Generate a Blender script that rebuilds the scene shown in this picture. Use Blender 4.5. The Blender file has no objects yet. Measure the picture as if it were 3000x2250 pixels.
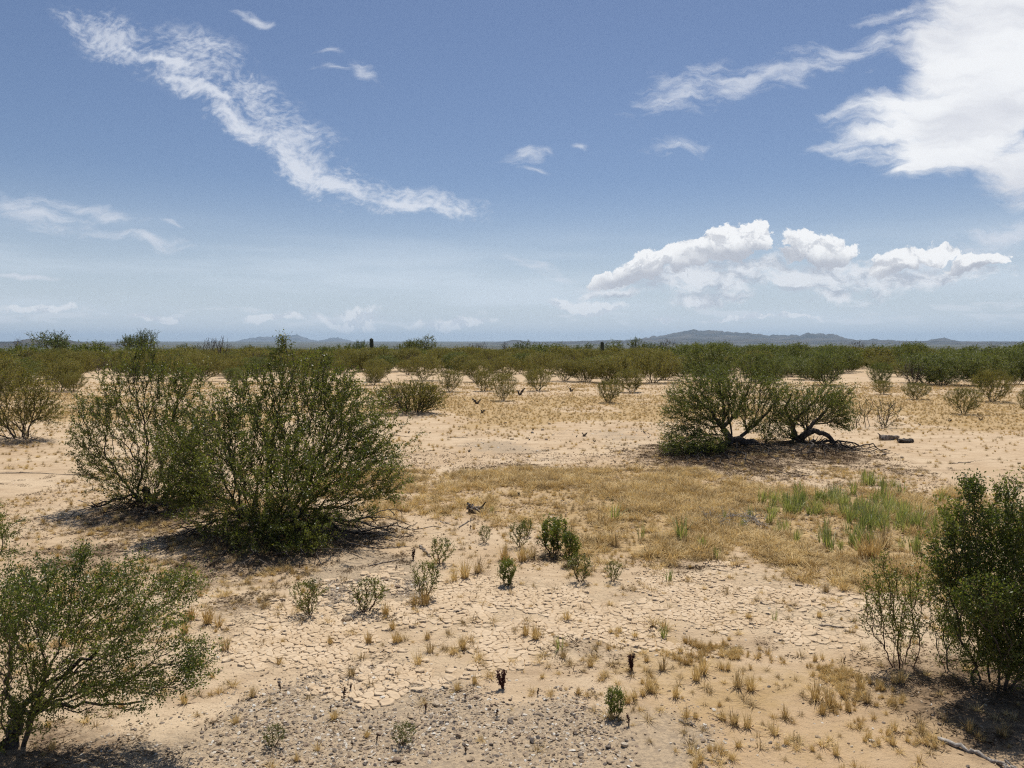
import bpy, math, random
import numpy as np
from mathutils import Vector, Matrix

# ------------------------------------------------------------------ camera, sky, sun, exposure
scene = bpy.context.scene
COL = scene.collection
F, CX, CY, HOR = 2253.0, 1500.0, 1125.0, 1000.0        # focal length and centre in photo pixels (3000 x 2250)
CAM_H = 2.2
PITCH = math.atan((CY - HOR) / F)
SUN_EL, SUN_AZ = math.radians(65), math.radians(12)     # azimuth measured from +Y towards +X

cam_d = bpy.data.cameras.new('camera')
cam_d.sensor_width = 36.0
cam_d.lens = 36.0 * F / 3000.0
cam_d.clip_start, cam_d.clip_end = 0.05, 120000.0
cam = bpy.data.objects.new('camera', cam_d)
cam.location = (0, 0, CAM_H)
cam.rotation_euler = (math.pi / 2 - PITCH, 0, 0)
COL.objects.link(cam)
scene.camera = cam

scene.render.engine = 'CYCLES'
scene.view_settings.view_transform = 'Standard'
scene.view_settings.look = 'None'
scene.view_settings.gamma = 1.0
scene.view_settings.use_curve_mapping = False
scene.view_settings.exposure = 0.22
scene.cycles.use_denoising = False
scene.cycles.filter_width = 1.2
scene.cycles.max_bounces = 4
scene.cycles.diffuse_bounces = 2
scene.cycles.glossy_bounces = 2
scene.cycles.transmission_bounces = 3
scene.cycles.volume_bounces = 0
scene.cycles.sample_clamp_indirect = 6.0
scene.render.film_transparent = False

SUN_DIR = Vector((math.sin(SUN_AZ) * math.cos(SUN_EL), math.cos(SUN_AZ) * math.cos(SUN_EL), math.sin(SUN_EL)))
sun_d = bpy.data.lights.new('sun', 'SUN')
sun_d.energy = 4.2
sun_d.angle = math.radians(0.53)
sun_d.color = (1.0, 0.955, 0.88)
sun = bpy.data.objects.new('sun', sun_d)
sun.rotation_euler = (-SUN_DIR).to_track_quat('-Z', 'Y').to_euler()
sun.location = (0, 0, 60)
COL.objects.link(sun)


def ray(px, py):
    """direction through a photo pixel, scaled so that y = 1"""
    x, v = (px - CX) / F, (CY - py) / F
    c, s = math.cos(PITCH), math.sin(PITCH)
    y, z = c + v * s, -s + v * c
    return x / y, z / y


# ---- node helper
class NT:
    def __init__(self, tree):
        self.t = tree; tree.nodes.clear()

    def n(self, typ, **kw):
        nd = self.t.nodes.new(typ)
        for k, v in kw.items():
            setattr(nd, k, v)
        return nd

    def link(self, a, b):
        self.t.links.new(a, b)

    def put(self, sock, v):
        if v is None: return
        if isinstance(v, bpy.types.NodeSocket): self.link(v, sock)
        else:
            if sock.type == 'RGBA' and len(v) == 3: v = (*v, 1)
            sock.default_value = v

    def m(self, op, a, b=None, c=None, clamp=False):
        nd = self.n('ShaderNodeMath', operation=op, use_clamp=clamp)
        for i, v in enumerate((a, b, c)):
            self.put(nd.inputs[i], v)
        return nd.outputs[0]

    def add(self, a, b): return self.m('ADD', a, b)
    def sub(self, a, b): return self.m('SUBTRACT', a, b)
    def mul(self, a, b): return self.m('MULTIPLY', a, b)

    def sm(self, v, lo, hi, a=0.0, b=1.0):
        nd = self.n('ShaderNodeMapRange', interpolation_type='SMOOTHSTEP')
        self.put(nd.inputs[0], v); self.put(nd.inputs[1], lo); self.put(nd.inputs[2], hi)
        self.put(nd.inputs[3], a); self.put(nd.inputs[4], b)
        return nd.outputs[0]

    def noise(self, vec, scale, detail=4, rough=0.55, dist=0.0, col=False, lac=2.0, d2=False):
        nd = self.n('ShaderNodeTexNoise')
        if d2: nd.noise_dimensions = '2D'
        self.put(nd.inputs['Vector'], vec)
        nd.inputs['Scale'].default_value = scale
        nd.inputs['Detail'].default_value = detail
        nd.inputs['Roughness'].default_value = rough
        nd.inputs['Lacunarity'].default_value = lac
        nd.inputs['Distortion'].default_value = dist
        return nd.outputs['Color' if col else 'Fac']

    def vm(self, op, a, b=None):
        nd = self.n('ShaderNodeVectorMath', operation=op)
        self.put(nd.inputs[0], a)
        if b is not None: self.put(nd.inputs[1] if op != 'SCALE' else nd.inputs[3], b)
        return nd.outputs[1] if op in ('LENGTH', 'DOT_PRODUCT', 'DISTANCE') else nd.outputs[0]

    def mapping(self, vec, loc=(0, 0, 0), rot=0.0, scale=(1, 1, 1), kind='POINT'):
        nd = self.n('ShaderNodeMapping', vector_type=kind)
        self.put(nd.inputs[0], vec)
        nd.inputs[1].default_value = loc
        nd.inputs[2].default_value = (0, 0, rot)
        nd.inputs[3].default_value = scale
        return nd.outputs[0]

    def mix(self, f, a, b, blend='MIX'):
        nd = self.n('ShaderNodeMix', data_type='RGBA', blend_type=blend)
        self.put(nd.inputs[0], f); self.put(nd.inputs[6], a); self.put(nd.inputs[7], b)
        return nd.outputs[2]

    def sep(self, vec):
        nd = self.n('ShaderNodeSeparateXYZ'); self.put(nd.inputs[0], vec)
        return nd.outputs[0], nd.outputs[1], nd.outputs[2]

    def comb(self, x, y, z):
        nd = self.n('ShaderNodeCombineXYZ')
        for i, v in enumerate((x, y, z)): self.put(nd.inputs[i], v)
        return nd.outputs[0]

    def ramp(self, f, stops, interp='LINEAR'):
        nd = self.n('ShaderNodeValToRGB')
        cr = nd.color_ramp; cr.interpolation = interp
        while len(cr.elements) < len(stops): cr.elements.new(0.5)
        for e, (p, c) in zip(cr.elements, stops):
            e.position = p; e.color = (*c, 1)
        self.put(nd.inputs[0], f)
        return nd.outputs[0]

    def attr(self, name):
        return self.n('ShaderNodeAttribute', attribute_name=name).outputs['Fac']


SKY_K = 0.064


# ---- world: Nishita sky with clouds placed by direction
def build_world():
    world = bpy.data.worlds.new('World')
    scene.world = world
    world.use_nodes = True
    T = NT(world.node_tree)
    out = T.n('ShaderNodeOutputWorld')
    bg = T.n('ShaderNodeBackground')
    sky = T.n('ShaderNodeTexSky', sky_type='NISHITA')
    sky.sun_disc = False
    sky.sun_elevation = SUN_EL
    sky.sun_rotation = SUN_AZ
    sky.altitude = 600
    sky.air_density = 1.0
    sky.dust_density = 0.7
    sky.ozone_density = 1.6
    d = T.n('ShaderNodeTexCoord').outputs['Generated']
    x, y, z = T.sep(d)
    ys = T.m('MAXIMUM', y, 0.05)
    u, v = T.m('DIVIDE', x, ys), T.m('DIVIDE', z, ys)
    uv = T.comb(u, v, 0.0)
    front = T.sm(y, 0.25, 0.5)

    prev = [None]

    def ell(lst, vec=None):
        # one ellipse after the other (the third coordinate only orders the evaluation, which keeps the shader small)
        wu, wv, _ = T.sep(vec if vec is not None else uv)
        f = None
        for (px, py, rx, ry, rot) in lst:
            cx, cy = ray(px, py)
            q = T.comb(wu, wv, prev[0] if prev[0] is not None else 0.0)
            mp = T.mapping(q, (cx, cy, 0), math.radians(rot), (rx / F, ry / F, 1e7), 'TEXTURE')
            e = T.vm('LENGTH', mp)
            f = e if f is None else T.m('MINIMUM', f, e)
            prev[0] = f
        return T.sub(1.0, f)

    def nz(vec, scale, detail=4, rough=0.6, col=False):
        return T.noise(vec, scale, detail, rough, col=col, d2=True)

    # -- sky all round: blue, thin veils, small cumuli low down, broken sheets overhead
    ln = T.noise(T.comb(T.mul(x, 17), T.mul(y, 17), T.mul(z, 80)), 1.0, 6, 0.6)
    band = T.mul(T.sm(z, 0.010, 0.024), T.sm(z, 0.030, 0.066, 1.0, 0.0))
    a5 = T.mul(T.sm(T.add(T.sub(ln, 0.5), T.mul(T.sub(band, 1.0), 0.25)), 0.0, 0.12), 0.6)
    vn = T.noise(T.comb(T.mul(x, 3.2), T.mul(y, 3.2), T.mul(z, 26)), 1.0, 4, 0.55)
    veil = T.mul(T.mul(T.sm(vn, 0.40, 0.70), T.mul(T.sm(z, 0.0, 0.05), T.sm(z, 0.07, 0.16, 1.0, 0.0))), 0.5)
    zs = T.m('MAXIMUM', z, 0.06)
    pv = T.comb(T.m('DIVIDE', x, zs), T.m('DIVIDE', y, zs), 0.0)
    gn = nz(T.mapping(pv, rot=0.5, scale=(0.35, 0.9, 1)), 1.0, 5, 0.6)
    inframe = T.mul(T.sm(T.m('ABSOLUTE', u), 0.80, 0.98, 1.0, 0.0), T.mul(T.sm(v, 0.46, 0.60, 1.0, 0.0), front))
    a7 = T.mul(T.mul(T.sm(gn, 0.56, 0.72), T.sm(z, 0.10, 0.2)), T.mul(T.sub(1.0, inframe), 0.75))
    base = T.vm('SCALE', sky.outputs[0], SKY_K)
    base = T.mix(1.0, base, (0.94, 0.955, 1.05), 'MULTIPLY')
    base = T.mix(T.mul(T.sm(z, -0.02, 0.21, 1.0, 0.0), 0.85), base, (0.53, 0.60, 0.675))
    c0 = T.mix(veil, base, (0.60, 0.67, 0.75))
    c0 = T.mix(a7, c0, (0.78, 0.80, 0.84))
    c0 = T.mix(a5, c0, (0.62, 0.66, 0.71))

    # -- the clouds in view
    wn = T.vm('SUBTRACT', nz(uv, 9, 3, 0.55, col=True), (0.5, 0.5, 0.5))
    uvw = T.vm('ADD', uv, T.vm('SCALE', wn, 0.045))
    wf = T.vm('SUBTRACT', nz(uv, 60, 3, 0.6, col=True), (0.5, 0.5, 0.5))
    uvf = T.vm('ADD', uvw, T.vm('SCALE', wf, 0.010))
    # 1 altocumulus streak: a solid lower-left edge that breaks into ripples towards the upper right
    st = ell([(330, 110, 240, 90, -22), (590, 190, 260, 120, -22), (760, 320, 220, 125, -38),
              (890, 440, 220, 100, -36), (1020, 535, 220, 80, -22), (1230, 590, 270, 60, -10)], uvw)
    puff = nz(T.mapping(uvw, rot=math.radians(28), scale=(1, 1.8, 1)), 95, 4, 0.6)
    big1 = nz(T.mapping(uvw, rot=math.radians(28), scale=(1, 2.0, 1)), 15, 2, 0.5)
    core = ell([(480, 175, 200, 26, -20), (620, 285, 200, 34, -26), (700, 355, 170, 48, -38), (860, 475, 200, 60, -38), (1000, 550, 190, 42, -22), (1210, 602, 240, 32, -6)], uvf)
    rip = T.add(T.mul(T.sub(puff, 0.5), 1.9), T.mul(T.sub(big1, 0.5), 1.7))
    a1 = T.mul(T.sm(T.add(st, rip), 0.0, 1.35), T.sm(st, 0.0, 0.5))
    a1 = T.m('MAXIMUM', T.mul(a1, 0.62), T.mul(T.sm(T.add(core, T.mul(rip, 0.55)), -0.05, 0.9), 0.80))
    # 2 big sheet at the right
    sv = T.mapping(uvf, rot=math.radians(-14), scale=(0.7, 3.2, 1))
    streak = nz(sv, 11, 6, 0.6)
    bigc = ell([(2980, 60, 380, 180, -25), (2900, 200, 350, 170, -20), (2830, 330, 370, 130, 8), (2800, 430, 280, 90, 8), (3010, 480, 170, 120, 0),
                (2800, 200, 190, 130, 20), (3300, 200, 420, 440, 0), (2700, 490, 130, 18, 8)], T.vm('ADD', uv, T.vm('SCALE', wn, 0.03)))
    a2 = T.sm(T.add(bigc, T.mul(T.sub(streak, 0.5), 1.25)), -0.10, 0.5)
    # 3 wisps
    wis = ell([(1055, 225, 62, 30, -25), (970, 160, 46, 14, -10), (985, 215, 60, 14, -10), (740, 55, 80, 14, -20), (2010, 265, 180, 66, 18), (2230, 235, 310, 50, 12), (2480, 160, 240, 46, 20), (1990, 425, 110, 19, 3), (1690, 430, 36, 12, 0),
               (1540, 463, 64, 20, 5), (1560, 497, 54, 9, -3), (2430, 420, 90, 16, 8),
               (90, 630, 220, 50, -10), (250, 615, 180, 26, -14), (420, 700, 170, 24, -10), (510, 663, 56, 10, -14), (90, 815, 150, 10, -4),
               (2950, 690, 280, 55, 18), (2700, 770, 240, 40, 10), (1590, 785, 120, 30, -12)], uvw)
    wst = nz(T.mapping(uvf, rot=math.radians(-8), scale=(0.7, 2.8, 1)), 26, 5, 0.65)
    a3 = T.mul(T.sm(T.add(wis, T.mul(T.sub(wst, 0.5), 2.2)), -0.05, 1.25), 0.72)
    # 4 cumulus bank: folded noise gives billows; the same field a little nearer the sun gives the relief
    cu_l = [(2150, 728, 120, 58, 10), (2215, 700, 62, 48, 0), (2030, 755, 130, 44, 14), (1880, 790, 140, 38, 14), (1830, 812, 120, 30, 8), (2400, 728, 125, 56, -3), (2320, 748, 50, 24, 20),
            (2640, 768, 115, 36, 16), (2750, 750, 66, 24, 14), (2850, 770, 80, 30, 14)]

    def field4(vec):
        b1 = T.m('ABSOLUTE', T.sub(T.mul(nz(vec, 26, 0, 0.5), 2.0), 1.0))
        b2 = T.m('ABSOLUTE', T.sub(T.mul(nz(vec, 62, 3, 0.62), 2.0), 1.0))
        return T.sub(T.add(T.mul(b1, 0.55), T.mul(b2, 0.55)), 0.26)
    b4 = field4(T.mapping(uvf, scale=(1, 1.25, 1)))
    b4u = field4(T.mapping(T.vm('ADD', uvf, (0.002, 0.010, 0)), scale=(1, 1.25, 1)))
    e4 = ell(cu_l, uvf)
    a4 = T.sm(T.add(e4, b4), 0.0, 0.16)
    base4 = ell([(2190, 768, 170, 30, 4), (2030, 802, 180, 26, 8), (1870, 826, 160, 26, 6), (2410, 772, 150, 28, -2), (2650, 800, 120, 18, 8), (2860, 790, 90, 14, 8)], uvf)
    up4 = T.sm(T.sub(b4, b4u), -0.30, 0.05)
    shade4 = T.mul(T.add(T.mul(up4, 0.6), 0.4), T.sm(T.add(base4, T.mul(b4, -0.5)), -0.6, 0.6, 1.0, 0.12))
    fl = ell([(2050, 812, 340, 46, 5), (2380, 805, 440, 56, 3), (2700, 815, 270, 46, 6), (2050, 868, 150, 26, 3), (2440, 862, 110, 30, 0), (1800, 858, 130, 18, 3)], uvf)
    fn = nz(T.mapping(uvf, scale=(1, 2.4, 1)), 26, 6, 0.65)
    a4b = T.mul(T.sm(T.add(fl, T.mul(T.sub(fn, 0.5), 2.2)), -0.05, 0.75), 0.88)
    # 5 low cumuli one can point at
    low = ell([(1665, 890, 66, 20, 0), (1750, 905, 80, 18, 6), (1945, 932, 44, 10, 0), (2170, 928, 130, 12, -1), (2330, 930, 90, 9, -2), (1050, 922, 80, 32, 0), (1000, 945, 120, 14, 0), (1340, 940, 160, 18, 0),
               (130, 902, 120, 13, 2), (450, 925, 100, 12, 0), (800, 942, 120, 12, 0)], uvf)
    a5b = T.mul(T.sm(T.add(low, T.mul(b4, 0.9)), -0.05, 0.40), 0.75)

    c = T.mix(a5b, c0, T.mix(T.sm(T.sub(b4, b4u), -0.12, 0.06), (0.54, 0.58, 0.64), (0.72, 0.74, 0.77)))
    c = T.mix(a3, c, (0.62, 0.65, 0.715))
    c = T.mix(a1, c, (0.68, 0.705, 0.76))
    sh2 = T.mix(T.sm(nz(T.mapping(sv, scale=(0.6, 0.6, 1)), 8, 4, 0.55), 0.36, 0.62), (0.63, 0.645, 0.69), (0.80, 0.81, 0.825))
    c = T.mix(T.mul(a2, 0.96), c, sh2)
    shb = T.mix(T.sm(nz(T.mapping(uvf, loc=(0.3, 0.1, 0), scale=(1, 2.8, 1)), 20, 5, 0.62), 0.36, 0.60), (0.42, 0.455, 0.52), (0.70, 0.72, 0.755))
    c = T.mix(a4b, c, shb)
    c = T.mix(T.mul(a4, 0.97), c, T.mix(shade4, (0.39, 0.415, 0.475), (0.83, 0.835, 0.84)))
    T.put(bg.inputs[0], c0)
    bg2 = T.n('ShaderNodeBackground')
    T.put(bg2.inputs[0], c)
    mx = T.n('ShaderNodeMixShader')
    T.link(inframe, mx.inputs[0]); T.link(bg.outputs[0], mx.inputs[1]); T.link(bg2.outputs[0], mx.inputs[2])
    T.link(mx.outputs[0], out.inputs[0])
    world.cycles.sampling_method = 'MANUAL'
    world.cycles.sample_map_resolution = 512


build_world()

# ------------------------------------------------------------------ helpers
rng = np.random.default_rng(7)


def vnoise(x, y, seed=0):
    """cheap smooth value noise on arrays, 0..1"""
    x = np.asarray(x, float); y = np.asarray(y, float)
    xi, yi = np.floor(x), np.floor(y)
    fx, fy = x - xi, y - yi
    fx, fy = fx * fx * (3 - 2 * fx), fy * fy * (3 - 2 * fy)

    def h(a, b):
        s = np.sin(a * 127.1 + b * 311.7 + seed * 74.7) * 43758.5453
        return s - np.floor(s)
    return (h(xi, yi) * (1 - fx) + h(xi + 1, yi) * fx) * (1 - fy) + (h(xi, yi + 1) * (1 - fx) + h(xi + 1, yi + 1) * fx) * fy


def fbm(x, y, seed=0, octv=4):
    s, a, t = 0, 0.5, 0
    for i in range(octv):
        s = s + a * vnoise(np.asarray(x) * 2 ** i, np.asarray(y) * 2 ** i, seed + i * 13); t += a; a *= 0.5
    return s / t


def sstep(e0, e1, v):
    t = np.clip((np.asarray(v, float) - e0) / (e1 - e0), 0, 1)
    return t * t * (3 - 2 * t)


MOUNDS = []      # (x, y, radius, height) under the big shrubs


def hz(x, y):
    x = np.asarray(x, float); y = np.asarray(y, float)
    r = np.hypot(x, y)
    z = 0.05 * (fbm(x * 0.35, y * 0.35, 3) - 0.5) * sstep(2, 6, r) + 0.16 * (fbm(x * 0.07, y * 0.07, 9) - 0.5) * sstep(9, 30, r)
    for (mx, my, mr, mh) in MOUNDS:
        z = z + mh * np.exp(-((x - mx) ** 2 + (y - my) ** 2) / (mr * mr))
    far = np.hypot(x, y)
    z = z - 0.0135 * np.clip(far - 58, 0, 500) * sstep(58, 90, far) - 38 * sstep(300, 5000, far) + 40 * sstep(9000, 20000, far) + (fbm(x / 900, y / 900, 21) - 0.5) * 6 * sstep(600, 3000, far)
    return z


def gp(px, py):
    """ground point seen at a photo pixel"""
    a, b = ray(px, py)
    d = -CAM_H / b
    x, y = a * d, d
    return np.array([x, y, float(hz(x, y))])


def topx(x, y, z=0.0):
    """photo pixel of a world point (arrays)"""
    x = np.asarray(x, float); y = np.asarray(y, float)
    c, s = math.cos(PITCH), math.sin(PITCH)
    dz = z - CAM_H
    dep = y * c - dz * s
    up = y * s + dz * c
    dep = np.where(dep < 0.3, 0.3, dep)
    return CX + F * x / dep, CY - F * up / dep


def inpoly(px, py, poly):
    px = np.asarray(px); py = np.asarray(py)
    inside = np.zeros(px.shape, bool)
    n = len(poly)
    for i in range(n):
        x1, y1 = poly[i]; x2, y2 = poly[(i + 1) % n]
        c = ((y1 > py) != (y2 > py)) & (px < (x2 - x1) * (py - y1) / (y2 - y1 + 1e-9) + x1)
        inside ^= c
    return inside


def mesh_np(name, verts, faces, mat=None, smooth=False):
    """faces: (n,k) array or list of such arrays"""
    me = bpy.data.meshes.new(name)
    verts = np.asarray(verts, np.float32)
    fl = faces if isinstance(faces, list) else [faces]
    fl = [np.asarray(f, np.int32) for f in fl if len(f)]
    loops = np.concatenate([f.ravel() for f in fl])
    tot = np.concatenate([np.full(len(f), f.shape[1], np.int32) for f in fl])
    start = np.concatenate([[0], np.cumsum(tot)[:-1]]).astype(np.int32)
    me.vertices.add(len(verts)); me.vertices.foreach_set('co', verts.ravel())
    me.loops.add(len(loops)); me.loops.foreach_set('vertex_index', loops)
    me.polygons.add(len(tot)); me.polygons.foreach_set('loop_start', start); me.polygons.foreach_set('loop_total', tot)
    if smooth: me.polygons.foreach_set('use_smooth', np.ones(len(tot), bool))
    me.update(calc_edges=True)
    if mat: me.materials.append(mat)
    return me


def obj(name, me, parent=None, loc=(0, 0, 0), link=True):
    o = bpy.data.objects.new(name, me)
    o.location = loc
    if link: COL.objects.link(o)
    if parent: o.parent = parent
    return o


def tag(o, label=None, cat=None, group=None, kind=None):
    if label: o['label'] = label
    if cat: o['category'] = cat
    if group: o['group'] = group
    if kind: o['kind'] = kind
    return o


def empty(name, loc, rz=0.0, s=1.0):
    o = bpy.data.objects.new(name, None)
    o.empty_display_size = 0.2
    o.location = loc; o.rotation_euler = (0, 0, rz)
    o.scale = (s, s, s) if not hasattr(s, '__len__') else s
    COL.objects.link(o)
    return o


def copy_tree(root, loc, rz, s, tilt=(0, 0)):
    r = root.copy(); COL.objects.link(r)
    r.location = loc; r.rotation_euler = (tilt[0], tilt[1], rz)
    r.scale = (s, s, s) if not hasattr(s, '__len__') else s
    for ch in root.children:
        c = ch.copy(); COL.objects.link(c); c.parent = r
    return r


# ------------------------------------------------------------------ materials
def new_mat(name):
    m = bpy.data.materials.new(name); m.use_nodes = True
    T = NT(m.node_tree)
    out = T.n('ShaderNodeOutputMaterial')
    return m, T, out


def leaf_mat(name, dark, light, transl=0.35, rough=0.5, spec=0.35, tcol=None, hot=1.3):
    m, T, out = new_mat(name)
    p = T.n('ShaderNodeBsdfPrincipled')
    isl = T.n('ShaderNodeNewGeometry').outputs['Random Per Island']
    rnd = T.n('ShaderNodeObjectInfo').outputs['Random']
    cn = T.noise(T.n('ShaderNodeNewGeometry').outputs['Position'], 2.6, 2, 0.5)
    f = T.m('ADD', T.mul(isl, 0.55), T.add(T.mul(rnd, 0.25), T.sm(cn, 0.35, 0.65, -0.28, 0.55)), clamp=True)
    c = T.mix(f, dark, light)
    c = T.mix(T.sm(isl, 0.93, 0.97), c, (light[0] * hot, light[1] * (0.6 + 0.4 * hot), light[2]))
    T.put(p.inputs['Base Color'], c)
    p.inputs['Roughness'].default_value = rough
    p.inputs['Specular IOR Level'].default_value = spec
    tr = T.n('ShaderNodeBsdfTranslucent')
    T.put(tr.inputs[0], T.mix(1.0, c, tcol or (1.25, 1.3, 0.6), 'MULTIPLY'))
    mx = T.n('ShaderNodeMixShader'); mx.inputs[0].default_value = transl
    T.link(p.outputs[0], mx.inputs[1]); T.link(tr.outputs[0], mx.inputs[2])
    T.link(mx.outputs[0], out.inputs[0])
    return m


def bark_mat(name, a, b, scale=30):
    m, T, out = new_mat(name)
    p = T.n('ShaderNodeBsdfPrincipled')
    co = T.n('ShaderNodeTexCoord').outputs['Object']
    n1 = T.noise(T.mapping(co, scale=(1, 1, 0.35)), scale, 5, 0.65)
    T.put(p.inputs['Base Color'], T.mix(T.sm(n1, 0.36, 0.66), a, b))
    p.inputs['Roughness'].default_value = 0.85
    p.inputs['Specular IOR Level'].default_value = 0.2
    bp = T.n('ShaderNodeBump'); bp.inputs['Strength'].default_value = 0.6; bp.inputs['Distance'].default_value = 0.01
    T.link(n1, bp.inputs['Height']); T.link(bp.outputs[0], p.inputs['Normal'])
    T.link(p.outputs[0], out.inputs[0])
    return m


M = {}
M['creosote'] = leaf_mat('creosote_leaf', (0.070, 0.090, 0.020), (0.175, 0.188, 0.048), 0.42, 0.42, 0.4)
M['creosote_fresh'] = leaf_mat('creosote_fresh_leaf', (0.064, 0.090, 0.019), (0.175, 0.198, 0.048), 0.44, 0.40, 0.45)
M['scrub'] = leaf_mat('scrub_leaf', (0.115, 0.112, 0.026), (0.255, 0.220, 0.068), 0.34, 0.6, 0.25)
M['mesquite'] = leaf_mat('mesquite_leaf', (0.074, 0.094, 0.024), (0.175, 0.190, 0.058), 0.38, 0.5, 0.3)
M['paloverde'] = leaf_mat('paloverde_leaf', (0.075, 0.105, 0.035), (0.150, 0.180, 0.070), 0.30, 0.6, 0.25)
M['greytwig'] = leaf_mat('grey_twig', (0.13, 0.11, 0.085), (0.26, 0.23, 0.18), 0.05, 0.8, 0.1)
M['drygrass'] = leaf_mat('dry_grass', (0.49, 0.34, 0.142), (0.72, 0.55, 0.27), 0.28, 0.6, 0.2, (1.0, 0.96, 0.8), 1.1)
M['dullgrass'] = leaf_mat('dull_grass', (0.31, 0.225, 0.115), (0.56, 0.425, 0.225), 0.25, 0.7, 0.15, (1.0, 0.96, 0.8), 1.1)
M['greengrass'] = leaf_mat('green_grass', (0.17, 0.20, 0.075), (0.38, 0.38, 0.18), 0.38, 0.5, 0.3)
M['weed'] = leaf_mat('dead_weed', (0.036, 0.016, 0.013), (0.105, 0.045, 0.036), 0.08, 0.8, 0.1, (1, 0.7, 0.6))
M['litter'] = leaf_mat('litter', (0.075, 0.050, 0.030), (0.20, 0.135, 0.075), 0.05, 0.9, 0.1, (1, 1, 1))
M['bark'] = bark_mat('dark_bark', (0.030, 0.024, 0.020), (0.120, 0.098, 0.080))
M['twigbark'] = bark_mat('twig_bark', (0.055, 0.042, 0.033), (0.170, 0.138, 0.110))
M['redbark'] = bark_mat('red_bark', (0.07, 0.035, 0.022), (0.17, 0.09, 0.055))
M['deadwood'] = bark_mat('dead_wood', (0.07, 0.052, 0.04), (0.34, 0.29, 0.24), 22)
M['greywood'] = bark_mat('grey_wood', (0.22, 0.19, 0.16), (0.46, 0.42, 0.37), 26)


def stone_mat():
    m, T, out = new_mat('pebble')
    p = T.n('ShaderNodeBsdfPrincipled')
    rnd = T.n('ShaderNodeObjectInfo').outputs['Random']
    co = T.n('ShaderNodeTexCoord').outputs['Object']
    c = T.ramp(rnd, [(0.0, (0.075, 0.058, 0.048)), (0.2, (0.24, 0.185, 0.135)), (0.40, (0.44, 0.325, 0.20)), (0.55, (0.23, 0.155, 0.105)), (0.70, (0.48, 0.365, 0.24)), (0.86, (0.62, 0.53, 0.41)), (1.0, (0.80, 0.75, 0.66))])
    n = T.noise(co, 3.0, 5, 0.6)
    c = T.mix(T.sm(n, 0.3, 0.7), c, T.mix(1.0, c, (0.7, 0.68, 0.65), 'MULTIPLY'))
    T.put(p.inputs['Base Color'], c)
    p.inputs['Roughness'].default_value = 0.75
    bp = T.n('ShaderNodeBump'); bp.inputs['Strength'].default_value = 0.4; bp.inputs['Distance'].default_value = 0.1
    T.link(n, bp.inputs['Height']); T.link(bp.outputs[0], p.inputs['Normal'])
    T.link(p.outputs[0], out.inputs[0])
    return m


M['stone'] = stone_mat()


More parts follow.
